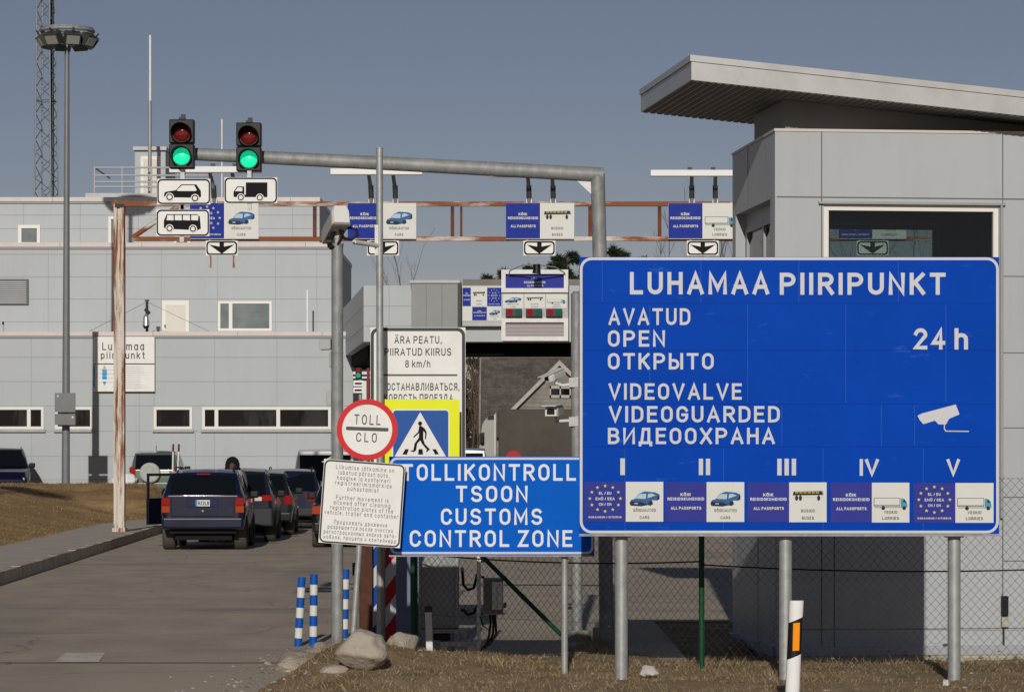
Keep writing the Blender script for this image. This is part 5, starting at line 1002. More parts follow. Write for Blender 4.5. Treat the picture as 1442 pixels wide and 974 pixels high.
# ------------------------------------------------------------------ vehicles
tyre_m = mat('tyre_rubber', (.075, .068, .058), .85, var=.2, vscale=20); rim_m = mat('alloy_rim', (.4, .4, .4), .35, .7)
under_m = mat('underbody_black', (.008, .008, .008), .8); car_glass_m = mat('tinted_car_glass', (.006, .008, .011), .06, spec=.15)
tail_red = mat('tail_light_red', lin(146, 16, 16), .2, coat=.3, var=.25, vscale=30); tail_amber = mat('tail_light_amber', lin(158, 62, 24), .2, coat=.3); tail_white = mat('tail_light_white', lin(214, 200, 196), .2, coat=.5)
trim_m = mat('black_car_trim', (.014, .014, .014), .5)
def itp(tab, y):
    if y <= tab[0][0]: return tab[0][1]
    for (a, u), (b, v) in zip(tab, tab[1:]):
        if y <= b: return u+(v-u)*(y-a)/(b-a)
    return tab[-1][1]
def make_car(name, label, cat, loc, rz, paint, L=4.5, W=1.8, H=1.7, zr=1.12, slope=.45, hood=1.0, ws=(1.55, 1.0), tumble=.16, zb=.42, wr=.35, lights=None, plate=None, rails=False, lower=None, group=None, windows=True, front=False, sedan=None, bump_h=.24):
    t = thing(name, label, cat, loc, rz, group); hw = W/2
    yr, yf = .85+.08*(L-4.4), L-.88
    top = [(0, zr), (slope, H-.07), (slope+.55, H-.005), (slope+1.2, H), (L-ws[0]-.75, H-.03), (L-ws[1], hood), (L-.25, hood-.12), (L, hood-.35)]
    if sedan: top = [(0, zr), (sedan[0], zr+.03), (sedan[1], H-.06), (sedan[1]+.6, H), (L-ws[0]-.75, H-.03), (L-ws[1], hood), (L-.25, hood-.12), (L, hood-.3)]
    belt = [(0, zr-.01), (L-ws[1], hood-.03), (L, hood-.4)]
    zbt = [(0, zb+.04), (.1, zb)]
    for c in (yr, yf): zbt += [(c-wr-.09, zb), (c-wr-.07, zb+.12), (c-wr*.72, wr*1.75), (c-wr*.3, wr*2.12), (c+wr*.3, wr*2.12), (c+wr*.72, wr*1.75), (c+wr+.07, zb+.12), (c+wr+.09, zb)]
    zbt += [(L-.05, zb), (L, zb+.1)]
    wid = [(0, hw-.15), (.03, hw-.08), (.07, hw-.045), (.16, hw-.012), (.35, hw), (L-.7, hw), (L-.15, hw-.1), (L, hw-.25)]
    ys = sorted(set(round(a[0], 3) for a in top+zbt+[(0, 0), (.03, 0), (.07, 0), (.16, 0), (.35, 0), (L-.7, 0), (L-.15, 0)]))
    secs = []
    for y in ys:
        z0 = itp(zbt, y); zt = itp(top, y); zl = min(itp(belt, y), zt-.006); w = itp(wid, y)
        f = max(0, min(1, (zt-zl)/(H-zr)))
        wt_ = w-.045-(tumble-.02)*f; z1 = max(z0+.05, z0*.45+zl*.55)
        if z1 > zl-.02: z1 = (z0+zl)/2
        secs.append([(0, z0), (w-.05, z0), (w, z1), (w-.025, zl), (wt_, zt), (wt_*.5, zt+.02*f), (0, zt+.028*f)])
    m = MB(); n = 7; vs = []
    for y, s in zip(ys, secs): vs += [(x, y, z) for x, z in s]+[(-x, y, z) for x, z in s[-2:0:-1]]
    k = 12
    fs = [(j*k+i, j*k+(i+1) % k, (j+1)*k+(i+1) % k, (j+1)*k+i) for j in range(len(ys)-1) for i in range(k)]+[tuple(range(k))[::-1], tuple((len(ys)-1)*k+i for i in range(k))]
    m.add(vs, fs, 0, True)
    if lower:
        for fi in range(len(m.f)-2):
            if fi % k in (0, 1, 10, 11) : m.m[fi] = 1
    b = m.build('body', [paint, lower or paint], t, local=True, bevel=.075, seg=4)
    wn = b.modifiers.new('wn', 'WEIGHTED_NORMAL'); wn.keep_sharp = False
    m = MB(); m.box(-hw+.3, hw-.3, .25, L-.3, .22, zb+.28); m.box(-hw+.1, hw-.1, yr-.5, yr+.5, wr*2.0, wr*2.13); m.box(-hw+.1, hw-.1, yf-.5, yf+.5, wr*2.0, wr*2.13); m.build('underbody', under_m, t, local=True)
    for sx in (-1, 1):
        for c in (yr, yf):
            m = MB(); x = sx*(hw-.14); prof = [(-.12, wr*.72), (-.135, wr*.93), (-.105, wr), (.105, wr), (.135, wr*.93), (.12, wr*.72)]; vs = []; nn = 28
            for k2 in range(nn):
                a = 2*math.pi*k2/nn; vs += [(x+px_, c+r*math.cos(a), wr+r*math.sin(a)) for px_, r in prof]
            m.add(vs, [(k2*6+i, k2*6+i+1, ((k2+1) % nn)*6+i+1, ((k2+1) % nn)*6+i) for k2 in range(nn) for i in range(5)], 0, True)
            w_ = m.build('wheel', tyre_m, t, local=True)
            m = MB(); m.cyl((x-.085, c, wr), (x+.085, c, wr), wr*.72, n=24); m.cyl((x-.1, c, wr), (x+.1, c, wr), wr*.2, n=10); m.build('rim', rim_m, w_, local=True)
    def sec(y):
        z0 = itp(zbt, y); zt = itp(top, y); zl = min(itp(belt, y), zt-.006); w = itp(wid, y); f = max(0, min(1, (zt-zl)/(H-zr)))
        return (w-.025, zl), (w-.045-(tumble-.02)*f, zt)
    if windows:
        a0 = (sedan[1] if sedan else slope)*.75+.12; a1 = L-ws[0]-.45
        cuts = [a0, a0+(a1-a0)*.3, a0+(a1-a0)*.64, a1]
        for sx in (-1, 1):
            for i in range(3):
                m = MB(); ya, yb = cuts[i]+.035, cuts[i+1]-.035; vs = []
                for y in (ya, (ya+yb)/2, yb):
                    (w0_, z0_), (w1_, z1_) = sec(y)
                    for tt in (.1, .86): vs.append((sx*(w0_+(w1_-w0_)*tt+.012), y, z0_+(z1_-z0_)*tt))
                m.add(vs, [(0, 2, 3, 1), (2, 4, 5, 3)], 0); m.build('side_window', car_glass_m, t, local=True)
        y0_, y1_ = (sedan if sedan else (0, slope))
        def rearq(ta, tb, kw, off):
            out = []
            for tt in (ta, tb):
                y = y0_+(y1_-y0_)*tt; z = itp(top, y); w = sec(y)[1][0]*kw
                out += [(-w, y-off, z+off*.6), (w, y-off, z+off*.6)]
            return [out[0], out[1], out[3], out[2]]
        m = MB(); m.add(rearq(.05, .9, .93, .012), [(0, 1, 2, 3)]); m.build('rear_window', car_glass_m, t, local=True)
        m = MB(); yA, yB = L-ws[0]-.75, L-ws[1]; q_ = []
        for tt, kw in ((.06, .9), (.93, .93)):
            y = yA+(yB-yA)*tt; q_ += [(-sec(y)[1][0]*kw, y+.01, itp(top, y)+.03), (sec(y)[1][0]*kw, y+.01, itp(top, y)+.03)]
        m.add([q_[0], q_[1], q_[3], q_[2]], [(0, 1, 2, 3)]); m.build('windscreen', car_glass_m, t, local=True)
    m = MB(); m.box(-hw+.04, hw-.04, -.09, .12, zb+.02, zb+.02+bump_h); bm_ = m.build('rear_bumper', lower or paint, t, local=True, bevel=.05, seg=3)
    m = MB(); m.box(-hw+.08, hw-.08, L-.2, L+.06, zb, zb+.24); m.build('front_bumper', lower or paint, t, local=True, bevel=.05, seg=3)
    for sx in (-1, 1):
        m = MB(); m.box(sx*(hw+.06)-.1, sx*(hw+.06)+.1, L-ws[0]-.62, L-ws[0]-.5, hood+.03, hood+.19); m.build('mirror', trim_m, t, local=True, bevel=.04, seg=3)
        m = MB(); m.box(sx*(hw-.36)-.17, sx*(hw-.36)+.17, L-.2, L-.06, hood-.42, hood-.28); m.build('headlight', mat('headlight_glass', (.6, .62, .62), .1, .2, coat=1), t, local=True, bevel=.03)
        if rails:
            m = MB(); xx = sx*(hw-tumble-.1); m.tube([(xx, slope+.15, H-.02), (xx, slope+.3, H+.055), (xx, L-ws[0]-1.0, H+.055), (xx, L-ws[0]-.85, H)], .016, 6); m.build('roof_rail', trim_m, t, local=True)
        if lights:
            for (x0, x1, z0, z1, mt) in lights:
                m = MB(); xa, xb = sorted((sx*x0, sx*x1)); m.box(xa, xb, -.022, .14, z0, z1); m.build('tail_light', mt, t, local=True, bevel=.012)
    if plate:
        m = MB(); x, z, w, h = plate; m.box(x-w/2, x+w/2, -.02, .03, z-h/2, z+h/2); pl_ = m.build('number_plate', mat('plate_white', (.66, .66, .62), .4), t, local=True)
    return t
navy = mat('navy_car_paint', lin(15, 22, 50), .28, 0, coat=.75, spec=.25, var=.05, dirt_or_sheen=lin(40, 40, 50), dirt_or_sheen_amt=.3, dscale=3); black_paint = mat('charcoal_car_paint', lin(28, 30, 34), .32, 0, coat=.6, spec=.2, var=.06)
green_paint = mat('dark_green_car_paint', lin(24, 34, 32), .32, 0, coat=.6, spec=.2); blue2 = mat('dark_blue_car_paint', lin(24, 34, 56), .32, 0, coat=.6, spec=.2); white_car = mat('white_van_paint', (.7, .7, .68), .3, coat=.8)
sage = mat('sage_silver_paint', lin(96, 108, 100), .28, .45, coat=1); midnight = mat('midnight_van_paint', lin(14, 16, 42), .32, 0, coat=.6, spec=.2); silver = mat('silver_van_paint', lin(150, 152, 150), .3, .5, coat=.8); lower_grey = mat('grey_lower_cladding', lin(54, 56, 60), .6)
D = 60; HD = R(2.2)
jp = make_car('parked_suv', 'dark navy boxy off-road car with one door open, last in the queue', 'car', (X(285.5, D), D, 0), HD, navy, L=4.5, W=1.80, H=1.70, zr=1.17, slope=.38, zb=.44, wr=.37, tumble=.19, rails=True, hood=1.05, ws=(1.5, 1.15),
    lights=[(.69, .87, .95, 1.12, tail_red), (.69, .87, .80, .946, tail_amber), (.56, .67, .66, .70, tail_red)], group='cars queuing at the border', bump_h=.25)
m = MB(); m.box(-.33, .33, -.015, .02, .92, 1.10); m.build('plate_recess', mat('recess_blue', lin(24, 34, 74), .3), jp, local=True, bevel=.01)
m = MB(); m.box(-.15, .15, -.028, -.016, .94, 1.07, 0); m.box(-.15, -.11, -.0295, -.028, .94, 1.07, 1); text(m, '822LB', -.095, .135, .965, 1.045, -.031, 2, t=.2); m.build('number_plate', [mat('plate_white', (.66, .66, .62), .4), mat('plate_blue', lin(90, 130, 180), .4), ink], jp, local=True)
m = MB(); m.box(-.14, .14, .26, .30, 1.60, 1.63); m.build('brake_light', tail_red, jp, local=True)
m = MB(); m.tube([(-.03, -.06, .52), (-.03, .3, .52)], .03, 8); m.box(-.7, .7, .1, .22, .36, .46); m.build('tow_bar', under_m, jp, local=True)
m = MB(); m.box(-.66, .66, -.006, .01, .72, .735); m.box(-.665, -.655, -.006, .01, .72, 1.15); m.box(.655, .665, -.006, .01, .72, 1.15); m.tube([(-.02, -.02, 1.19), (.05, .02, 1.23), (.34, .05, 1.25)], .008, 5); m.cyl((0, -.025, .84), (0, -.005, .84), .022, n=12, mi=1); m.box(-.72, .72, -.008, .01, 1.145, 1.16, 1); m.build('tailgate_trim', [under_m, mat('chrome_trim', (.5, .5, .5), .2, .9)], jp, local=True)
i0 = 0; m = MB(); y0_, y1_ = 2.05, 3.05      # open front door, hinged at its front edge
m.box(-.92, -.86, y0_, y1_, .5, 1.08)
for a in ((y0_, y0_+.06), (y1_-.06, y1_)): m.box(-.91, -.87, a[0], a[1], 1.08, 1.60)
m.box(-.91, -.87, y0_, y1_, 1.56, 1.62); m.rot('Z', (-.89, y1_, 0), R(-28)); dr_ = m.build('door', [mat('door_dark_navy', lin(14, 17, 34), .4, coat=.5)], jp, local=True, bevel=.008)
m = MB(); m.box(-1.02, -.9, y1_-.25, y1_-.1, 1.08, 1.24); m.rot('Z', (-.89, y1_, 0), R(-28)); m.build('mirror', trim_m, dr_, local=True, bevel=.03)
D = 65.8; make_car('parked_crossover', 'charcoal crossover with bright wrap-around tail lights behind the navy car', 'car', (X(331, D), D, 0), HD, mat('blue_grey_car_paint', lin(28, 34, 48), .3, 0, coat=.6, spec=.2), L=4.4, W=1.82, H=1.70, zr=1.06, slope=.62, zb=.36, wr=.35, tumble=.24, lights=[(.45, .62, .96, 1.06, tail_white), (.62, .86, .96, 1.10, tail_red), (.7, .85, .52, .57, tail_red)], lower=lower_grey, group='cars queuing at the border', plate=(0, .8, .5, .11), bump_h=.42)
D = 71.6; make_car('parked_estate', 'dark green estate car third in the left queue', 'car', (X(363.5, D), D, 0), HD, green_paint, L=4.5, W=1.76, H=1.62, zr=1.0, slope=.7, zb=.34, wr=.33, tumble=.25, lights=[(.66, .83, .78, 1.02, tail_red)], group='cars queuing at the border', plate=(0, .7, .5, .11))
D = 78; make_car('parked_estate', 'dark blue car with red tail lights and roof rails, front of the visible queue', 'car', (X(407, D), D, 0), HD, blue2, L=4.5, W=1.84, H=1.64, zr=1.03, slope=.65, zb=.34, wr=.34, tumble=.24, rails=True, lights=[(.44, .87, .86, .96, tail_red), (.55, .87, .75, .84, tail_red)], group='cars queuing at the border', plate=(0, .62, .5, .11), lower=lower_grey)
D = 84.5; make_car('parked_van', 'white van standing beyond the queue of dark cars', 'van', (X(458, D), D, 0), R(4), white_car, L=5.0, W=1.95, H=2.2, zr=1.22, slope=.22, zb=.4, wr=.34, tumble=.14, hood=1.15, ws=(1.1, .7), lights=[(.82, .95, .9, 1.3, tail_red)])
D = 61.5; make_car('parked_sedan', 'dark saloon with amber tail light mostly hidden by the white notice', 'car', (X(496, D), D, 0), HD, black_paint, L=4.6, W=1.78, H=1.40, zr=.95, slope=.8, sedan=(.6, 1.3), zb=.32, wr=.32, lights=[(.66, .87, .74, .92, tail_amber)], group='cars queuing at the border', plate=(0, .7, .5, .11))
D = 92.2; sv = make_car('parked_suv', 'sage silver off-road car with spare wheel on its tailgate, at the building', 'car', (X(217, D), D, .5), R(1), sage, L=4.1, W=1.66, H=1.68, zr=1.05, slope=.3, zb=.42, wr=.34, tumble=.17, lights=[(.60, .80, .82, 1.16, tail_red)], group='cars parked at the building')
sp_white = mat('spare_cover_white', (.40, .41, .39), .5)
m = MB(); nn = 32; vs = []
for k in range(nn):
    a = 2*math.pi*k/nn
    vs += [(-.12+r*math.cos(a), yy, .98+r*math.sin(a)) for r, yy in ((.33, -.03), (.33, -.2), (.285, -.24), (.22, -.22), (.05, -.215))]
m.add(vs, [(k*5+i, k*5+i+1, ((k+1) % nn)*5+i+1, ((k+1) % nn)*5+i) for k in range(nn) for i in range(4)], 0, True); m.box(-.2, -.04, -.26, -.2, .70, 1.1); m.build('spare_wheel', sp_white, sv, local=True)
m = MB(); m.box(.08, .5, -.03, .02, .9, 1.05); m.build('number_plate', mat('plate_white', (.66, .66, .62), .4), sv, local=True)
m = MB(); m.tube([(0, .6, 1.66), (0, .66, 1.86)], .012, 5); m.build('aerial', trim_m, sv, local=True)
D = 91.9; mv = make_car('parked_minivan', 'dark midnight blue minivan facing forward at the left edge', 'car', (X(2, D)-.77, D+4.43, .55), math.pi+.172, midnight, L=4.5, W=1.86, H=1.72, zr=1.1, slope=.35, zb=.36, wr=.34, tumble=.2, hood=1.06, ws=(1.2, .75), rails=True, lights=[(.75, .9, .8, 1.2, tail_red)], group='cars parked at the building')
D = 88; make_car('parked_van', 'silver van glimpsed between the white sign and the tarpaulin lorry', 'van', (X(648, D), D, 0), 0, silver, L=4.6, W=1.86, H=2.26, zr=1.3, slope=.25, zb=.4, wr=.34, hood=1.15, ws=(1.1, .7), lights=[(.75, .9, .9, 1.3, tail_red)])
for i, (px, lx) in enumerate(((242.5, .012), (249, .03))):
    Dp = 91.3; m = MB(); a = Vector((X(px, Dp), Dp, .9)); b = Vector((X(px+1.5+i*1.5, Dp), Dp, Z(625, Dp))); c_ = a.lerp(b, .84)
    m.tube([a, c_], .028, 8, 0); m.tube([c_, b], .032, 8, 1); tag(m.build('snow_stake', [white_paint, mat('stake_red', (.12, .03, .03), .6)]), ('left' if i == 0 else 'right')+' one of two thin white snow stakes with dark tips beside the sage car', 'stake', 'snow stakes on the bank')
rock('snow_heap', (X(172, 92), 92, Z(678, 92)), (.5, .5, .3), 'small heap of leftover white snow by the light mast', mat('old_snow', (.8, .82, .85), .7), 3.9, 'snow', .4)
# lorry
D = 104; lr = thing('tarpaulin_lorry', 'articulated lorry with grey cab and brown grey tarpaulin trailer under the canopy', 'lorry', (X(700, D), D, 0))
cabm = mat('lorry_cab_grey', lin(160, 160, 152), .4, coat=.4, var=.04)
zl_ = lambda x, y: (640+x*.1027, 560+y*.1027)
m = MB(); m.slab(Q([zl_(365, 470), zl_(378, 380), zl_(400, 325), zl_(445, 275), zl_(545, 228), zl_(562, 205), zl_(575, 205), zl_(575, 900), (699, 700), (672, 712), (671, 660), (675, 628)], D), D, D+2.4); m.build('cab', cabm, lr, bevel=.06, seg=3)
m = MB(); m.slab(Q([zl_(450, 290), zl_(465, 255), zl_(540, 236), zl_(545, 295), zl_(460, 302)], D), D-.03, D-.001); m.slab(Q([zl_(350, 480), zl_(410, 470), zl_(412, 640), zl_(345, 640)], D), D-.03, D-.001); m.build('side_window', black, lr)
m = MB(); m.pbox(669, 671.5, 610, 626, D-.35, .2); m.pbox(677, 681, 612, 624, D-.3, .12); m.build('mirror', black, lr, bevel=.03)
m = MB(); m.pbox(696, 698, 585, 640, D-.02, .03); m.build('cab_edge', mat('cab_edge_light', (.55, .53, .5), .4), lr)
tarp = mat('brown_grey_tarpaulin', lin(80, 74, 68), .75, var=.22, vscale=.8, bump=1.0, bscale=1.6)
xt0, xt1 = X(702, D), X(702, D)+13.6
m = MB(); m.box(xt0, xt1, D, D+2.5, 1.15, Z(576, D)); m.build('trailer_tarpaulin', tarp, lr, bevel=.05)
m = MB(); m.box(xt0-.02, xt1, D-.03, D+2.53, 1.02, 1.14); m.box(xt0, xt1, D+.6, D+1.9, .75, 1.0, 1); m.box(X(690, D), xt0+3, D+.5, D+2, .5, .75, 1); m.build('chassis', [mat('chassis_rail', (.3, .26, .24), .5), under_m], lr)
m = MB(); m.cyl((X(723, D), D-.04, 1.95), (X(723, D), D-.035, 1.95), .28, n=24, mi=0); m.build('round_marker', mat('marker_red', lin(180, 30, 34), .5), lr)
for wx in (X(681, D), X(705, D)+.3, xt1-4.4, xt1-3.1, xt1-1.8):
    m = MB(); m.cyl((wx, D+.02, .5), (wx, D+.36, .5), .5, n=26, mi=0); m.cyl((wx, D+.0, .5), (wx, D+.02, .5), .3, n=20, mi=1); m.cyl((wx, D+2.1, .5), (wx, D+2.45, .5), .5, n=26, mi=0); m.build('wheel', [tyre_m, rim_m], lr)

# ------------------------------------------------------------------ person
pp = []; pe = []; pr = []
def jn(p, r, par=None):
    pp.append(Vector(p)); pr.append(r); i = len(pp)-1
    if par is not None: pe.append((par, i))
    return i
s_ = 1.06
pel = jn((0, 0, .98), (.15, .12)); ch = jn((0, -.02, 1.32), (.19, .14), pel); nk = jn((0, -.06, 1.54), (.085, .08), ch); hd = jn((0, -.10, 1.66), (.055, .06), nk)
for sx in (-1, 1):
    h_ = jn((sx*.1, 0, .92), (.1, .1), pel); k_ = jn((sx*.12, -.03, .5), (.07, .07), h_); a_ = jn((sx*.12, .02, .09), (.05, .05), k_); jn((sx*.13, -.16, .05), (.045, .04), a_)
    sh_ = jn((sx*.21, -.02, 1.545), (.125, .11), ch); e_ = jn((sx*.27, -.08, 1.16), (.06, .06), sh_); w_ = jn((sx*.2, -.32, 1.08), (.04, .035), e_); p_ = jn((sx*.18, -.41, 1.07), (.04, .022), w_)
    for f in range(4): jn((sx*(.145+.022*f), -.49+.008*abs(f-1.5), 1.05), (.009, .009), p_)
    jn((sx*.12, -.42, 1.06), (.01, .01), w_)
me = bpy.data.meshes.new('person'); me.from_pydata([p*s_ for p in pp], pe, [])
pj = mat('grey_jacket', (.12, .12, .13), .9, var=.15); me.materials.append(pj)
po = bpy.data.objects.new('person', me); C.objects.link(po); Dp = 65.15; po.location = (X(328, Dp), Dp, .0)
sk = po.modifiers.new('skin', 'SKIN'); sl = me.skin_vertices[0].data
for i, v in enumerate(sl): v.radius = (pr[i][0]*s_, pr[i][1]*s_)
sl[0].use_root = True; ssf = po.modifiers.new('sub', 'SUBSURF'); ssf.levels = 2; ssf.render_levels = 2
tag(po, 'person in grey jacket with black hood up standing among the queued cars', 'person')
bm = bmesh.new(); bmesh.ops.create_uvsphere(bm, u_segments=20, v_segments=14, radius=1)
for v in bm.verts:
    n_ = v.co.copy(); face_ = max(0, -n_.y-.55)/.45 if abs(n_.x) < .6 else 0
    v.co = Vector((n_.x*.17, n_.y*.17+(.09*face_), n_.z*.185+(.02 if n_.z > .6 else 0)))
    if n_.z < -.4: v.co.x *= 1.25; v.co.y *= 1.1
hm = bpy.data.meshes.new('hood'); bm.to_mesh(hm); bm.free(); hm.shade_smooth(); hm.materials.append(mat('black_hood', (.008, .008, .009), .95))
ho = bpy.data.objects.new('hood', hm); C.objects.link(ho); ho.parent = po; ho.location = (0, -.10*s_, 1.685*s_)
bm = bmesh.new(); bmesh.ops.create_uvsphere(bm, u_segments=16, v_segments=12, radius=1)
for v in bm.verts:
    n_ = v.co.copy(); v.co = Vector((n_.x*.075, n_.y*.075-(.02 if abs(n_.x) < .25 and -.2 < n_.z < .15 and n_.y < -.6 else 0)+(.012 if abs(abs(n_.x)-.4) < .18 and .1 < n_.z < .4 and n_.y < 0 else 0), n_.z*.11))
fm = bpy.data.meshes.new('face'); bm.to_mesh(fm); bm.free(); fm.shade_smooth(); fm.materials.append(mat('skin', (.1, .06, .045), .8))  # skin colour darkened for the shade inside the hood
fo = bpy.data.objects.new('face', fm); C.objects.link(fo); fo.parent = po; fo.location = (0, -.145*s_, 1.65*s_)

# ------------------------------------------------------------------ wooden house
D = 132; hs = thing('wooden_house', 'old weathered wooden house with shingled roof and steep gable behind the lorry', 'house', (X(760, D), D, 0))
shing = mat('old_shingle_roof', (.095, .082, .072), .95, var=.4, vscale=1.6, bump=.8, bscale=4, dirt_or_sheen=(.2, .18, .165), dirt_or_sheen_amt=.6, dscale=4.5, dthr=.6)
plank = mat('weathered_planks', (.27, .245, .21), .9, var=.3, vscale=1.4, dirt_or_sheen=(.14, .125, .105), dirt_or_sheen_amt=.7, dscale=1.2, dstretch=(.25, 1, 9))
xa, xb = X(676, D), X(930, D); zr_, ze_ = Z(505, D+4), Z(612, D)
m = MB(); m.box(xa+.2, xb-.2, D+.4, D+8, -.1, ze_+.3); wl_ = m.build('wall', plank, hs)
m = MB(); m.add([(xa, D, ze_), (xb, D, ze_), (xb, D+4, zr_), (xa, D+4, zr_), (xa, D+8.4, ze_), (xb, D+8.4, ze_), (xa, D, ze_-.12), (xb, D, ze_-.12)], [(0, 1, 2, 3), (3, 2, 5, 4), (0, 1, 7, 6)], 0); rf_ = m.build('roof', shing, hs)
m = MB(); rows_ = 16
for k in range(rows_):
    t0 = k/rows_; m.box(xa-.02, xb, D+4*t0-.03, D+4*t0+.0, ze_+(zr_-ze_)*t0-.01, ze_+(zr_-ze_)*t0+.05)
m.build('shingle_course', shing, rf_)
m = MB(); m.tube([(xa-.02, D-.05, ze_+.05), (xa-.02, D+4, zr_+.07)], .055, 6); m.tube([(xa-.02, D+4, zr_+.08), (xb, D+4, zr_+.08)], .06, 6); m.build('verge_board', mat('pale_verge_board', (.3, .27, .23), .8, var=.2), rf_)
D = 130; ax, az = X(788, D), Z(507, D); sl_ = 1.0
dxg, dzg = X(712, D)-ax, Z(583, D)-az
m = MB(); m.slab([(ax+dxg*.93, az+dzg), (ax-dxg*.93, az+dzg), (ax, az-.15)], D+.35, D+3.5); m.box(ax+dxg*.93, ax-dxg*.93, D+.35, D+3.5, -.1, az+dzg); gw = m.build('gable_wall', plank, hs)
m = MB()
for k in range(20): m.box(ax+dxg*.9, ax-dxg*.9, D+.34, D+.36, .5+k*.2, .512+k*.2) if .5+k*.2 < az+dzg else m.box(ax+dxg*.9*(az-.3-(.5+k*.2))/-dzg, ax-dxg*.9*(az-.3-(.5+k*.2))/-dzg, D+.34, D+.36, .5+k*.2, .512+k*.2) if .5+k*.2 < az-.5 else None
m.build('plank_joint', mat('plank_gap', (.09, .08, .07), .9), gw)
gb_m = mat('pale_barge_board', (.42, .4, .37), .7, var=.15)
for sx in (1, -1):
    ex, ez = ax+sx*dxg*1.12, az+dzg*1.12
    m = MB(); u = Vector((ex-ax, 0, ez-az)).normalized(); nn_ = Vector((-u.z, 0, u.x)); nn_ = nn_ if nn_.z > 0 else -nn_
    a, b = Vector((ax, 0, az)), Vector((ex, 0, ez)); w_ = .16
    m.slab([(a.x, a.z-.0), (b.x, b.z), ((b-nn_*w_).x, (b-nn_*w_).z), (a.x, a.z-w_*1.5)], D, D+.08); m.build('barge_board', gb_m, gw)
    m = MB(); m.add([(ax, D+.02, az+.05), (ex, D+.02, ez+.05), (ex, D+4.5, ez+.05), (ax, D+4.5, az+.05), (ax, D+.02, az-.02), (ex, D+.02, ez-.02), (ex, D+4.5, ez-.02), (ax, D+4.5, az-.02)], [(0,1,2,3),(4,7,6,5),(0,4,5,1),(1,5,6,2)]); m.build('gable_roof', shing, gw)
m = MB()
for a in (776, 790): m.pbox(a, a+12, 547, 556, D+.3, .03, 1)
for a, b, c, d in ((774, 804, 543, 547), (774, 804, 556, 560), (774, 776, 543, 560), (788, 790, 543, 560), (802, 804, 543, 560)): m.pbox(a, b, c, d, D+.27, .07, 0)
m.build('window', [gb_m, win_dark], hs)

# ------------------------------------------------------------------ trees
bark = mat('brown_bark', (.10, .075, .058), .9, var=.3, vscale=2); pine_bark = mat('pine_bark', (.13, .075, .045), .9, var=.3, vscale=2)
pine_a = mat('pine_needles', (.028, .042, .02), .8, var=.35, vscale=1.5); twig = mat('bare_twigs', (.17, .145, .13), .9)
def pine(px, py, D, cw, lab, seed):
    rg = random.Random(seed); x = X(px, D); h = Z(py, D); t = thing('pine_tree', lab, 'tree', (x, D, 0), 0, 'pines behind the canopy')
    m = MB(); m.tube([(x, D, 0), (x+.15, D, h*.5), (x+rg.uniform(-.2, .2), D, h*.97)], [.22, .16, .03], 7); pts = []
    for k in range(22):
        z = h*(.45+.53*k/22); a = rg.uniform(0, 6.28); L = cw*(1.15-.8*(k/22)**1.5)*rg.uniform(.6, 1.1); e = (x+.1+L*math.cos(a), D+L*math.sin(a), z+L*.35)
        m.tube([(x+.1, D, z-.1), ((x+.1+e[0])/2, (D+e[1])/2, z+.05), e], [.05, .035, .012], 4); pts.append((Vector((x+.1, D, z)), Vector(e)))
    m.build('trunk', pine_bark, t)
    m = MB()
    for a, b in pts:
        for q in range(rg.randint(8, 11)):
            c_ = a.lerp(b, rg.uniform(.45, 1.08))+Vector((rg.uniform(-.2, .2), rg.uniform(-.2, .2), rg.uniform(-.05, .25))); rad = rg.uniform(.3, .62)
            for j in range(40):
                d = Vector((rg.gauss(0, 1), rg.gauss(0, 1), rg.gauss(0, .6)+.25)).normalized(); u = d.orthogonal().normalized(); s0 = c_+d*rad*rg.uniform(.1, .4)
                m.add([s0-u*.05, s0+u*.05, s0+d*rad*rg.uniform(.5, .9)], [(0, 1, 2)])
    m.build('crown', pine_a, t, recalc=False); return t
for i, (px, py, Dp, cw, l) in enumerate(((690, 386, 195, 1.0, 'short bushy pine, leftmost of those above the canopy'), (706, 376, 200, 1.2, 'pine just left of the lane signal board'), (775, 366, 200, 1.5, 'pine behind the lamp of the lane signal board'), (798, 351, 190, 1.6, 'tallest pine between lane signal board and mast'), (817, 358, 205, 1.4, 'pine just left of the mast post'), (862, 347, 195, 1.3, 'pine just right of the mast post'), (884, 352, 200, 1.4, 'broad pine over the left corner of the big blue sign'), (903, 360, 205, 1.3, 'lower pine right of the mast over the big blue sign'), (742, 372, 210, 1.5, 'pine half hidden by the left part of the lane signal board top'), (786, 358, 215, 1.6, 'dark pine between the board lamp and the tallest pine'), (874, 356, 210, 1.5, 'dark pine between two others over the big sign corner'))): pine(px, py, Dp, cw*1.25, l, 30+i)
def bare(px, py, D, lab, seed, dens=5, spread=.42):
    rg = random.Random(seed); x = X(px, D); h = Z(py, D); t = thing('bare_tree', lab, 'tree', (x, D, 0), 0, 'bare trees in the background'); m = MB(); m2 = MB()
    def br(p, d, L, r, lv):
        pts = [p]; q = p; dd = d.copy()
        for k in range(3): dd = (dd+Vector((rg.uniform(-.14, .14), rg.uniform(-.14, .14), .06))).normalized(); q = q+dd*L/3; pts.append(q)
        (m if lv == 0 else m2).tube(pts, [r, r*.8, r*.62, r*.4], 5 if lv == 0 else 3)
        if lv < 3:
            for k in range(dens+(4 if lv == 0 else 0)):
                f = rg.uniform(.35, 1); i_ = min(2, int(f*3)); b = pts[i_].lerp(pts[i_+1], f*3-i_); a = rg.uniform(0, 6.28)
                nd = (dd+Vector((math.cos(a), math.sin(a), .25))*spread*rg.uniform(.8, 1.7)).normalized(); br(b, nd, L*rg.uniform(.28, .42), r*.4, lv+1)
    br(Vector((x, D, 0)), Vector((0, 0, 1)), h*.8, .095 if px > 900 else .06, 0); m.build('trunk', bark, t); m2.build('crown', twig, t, recalc=False)
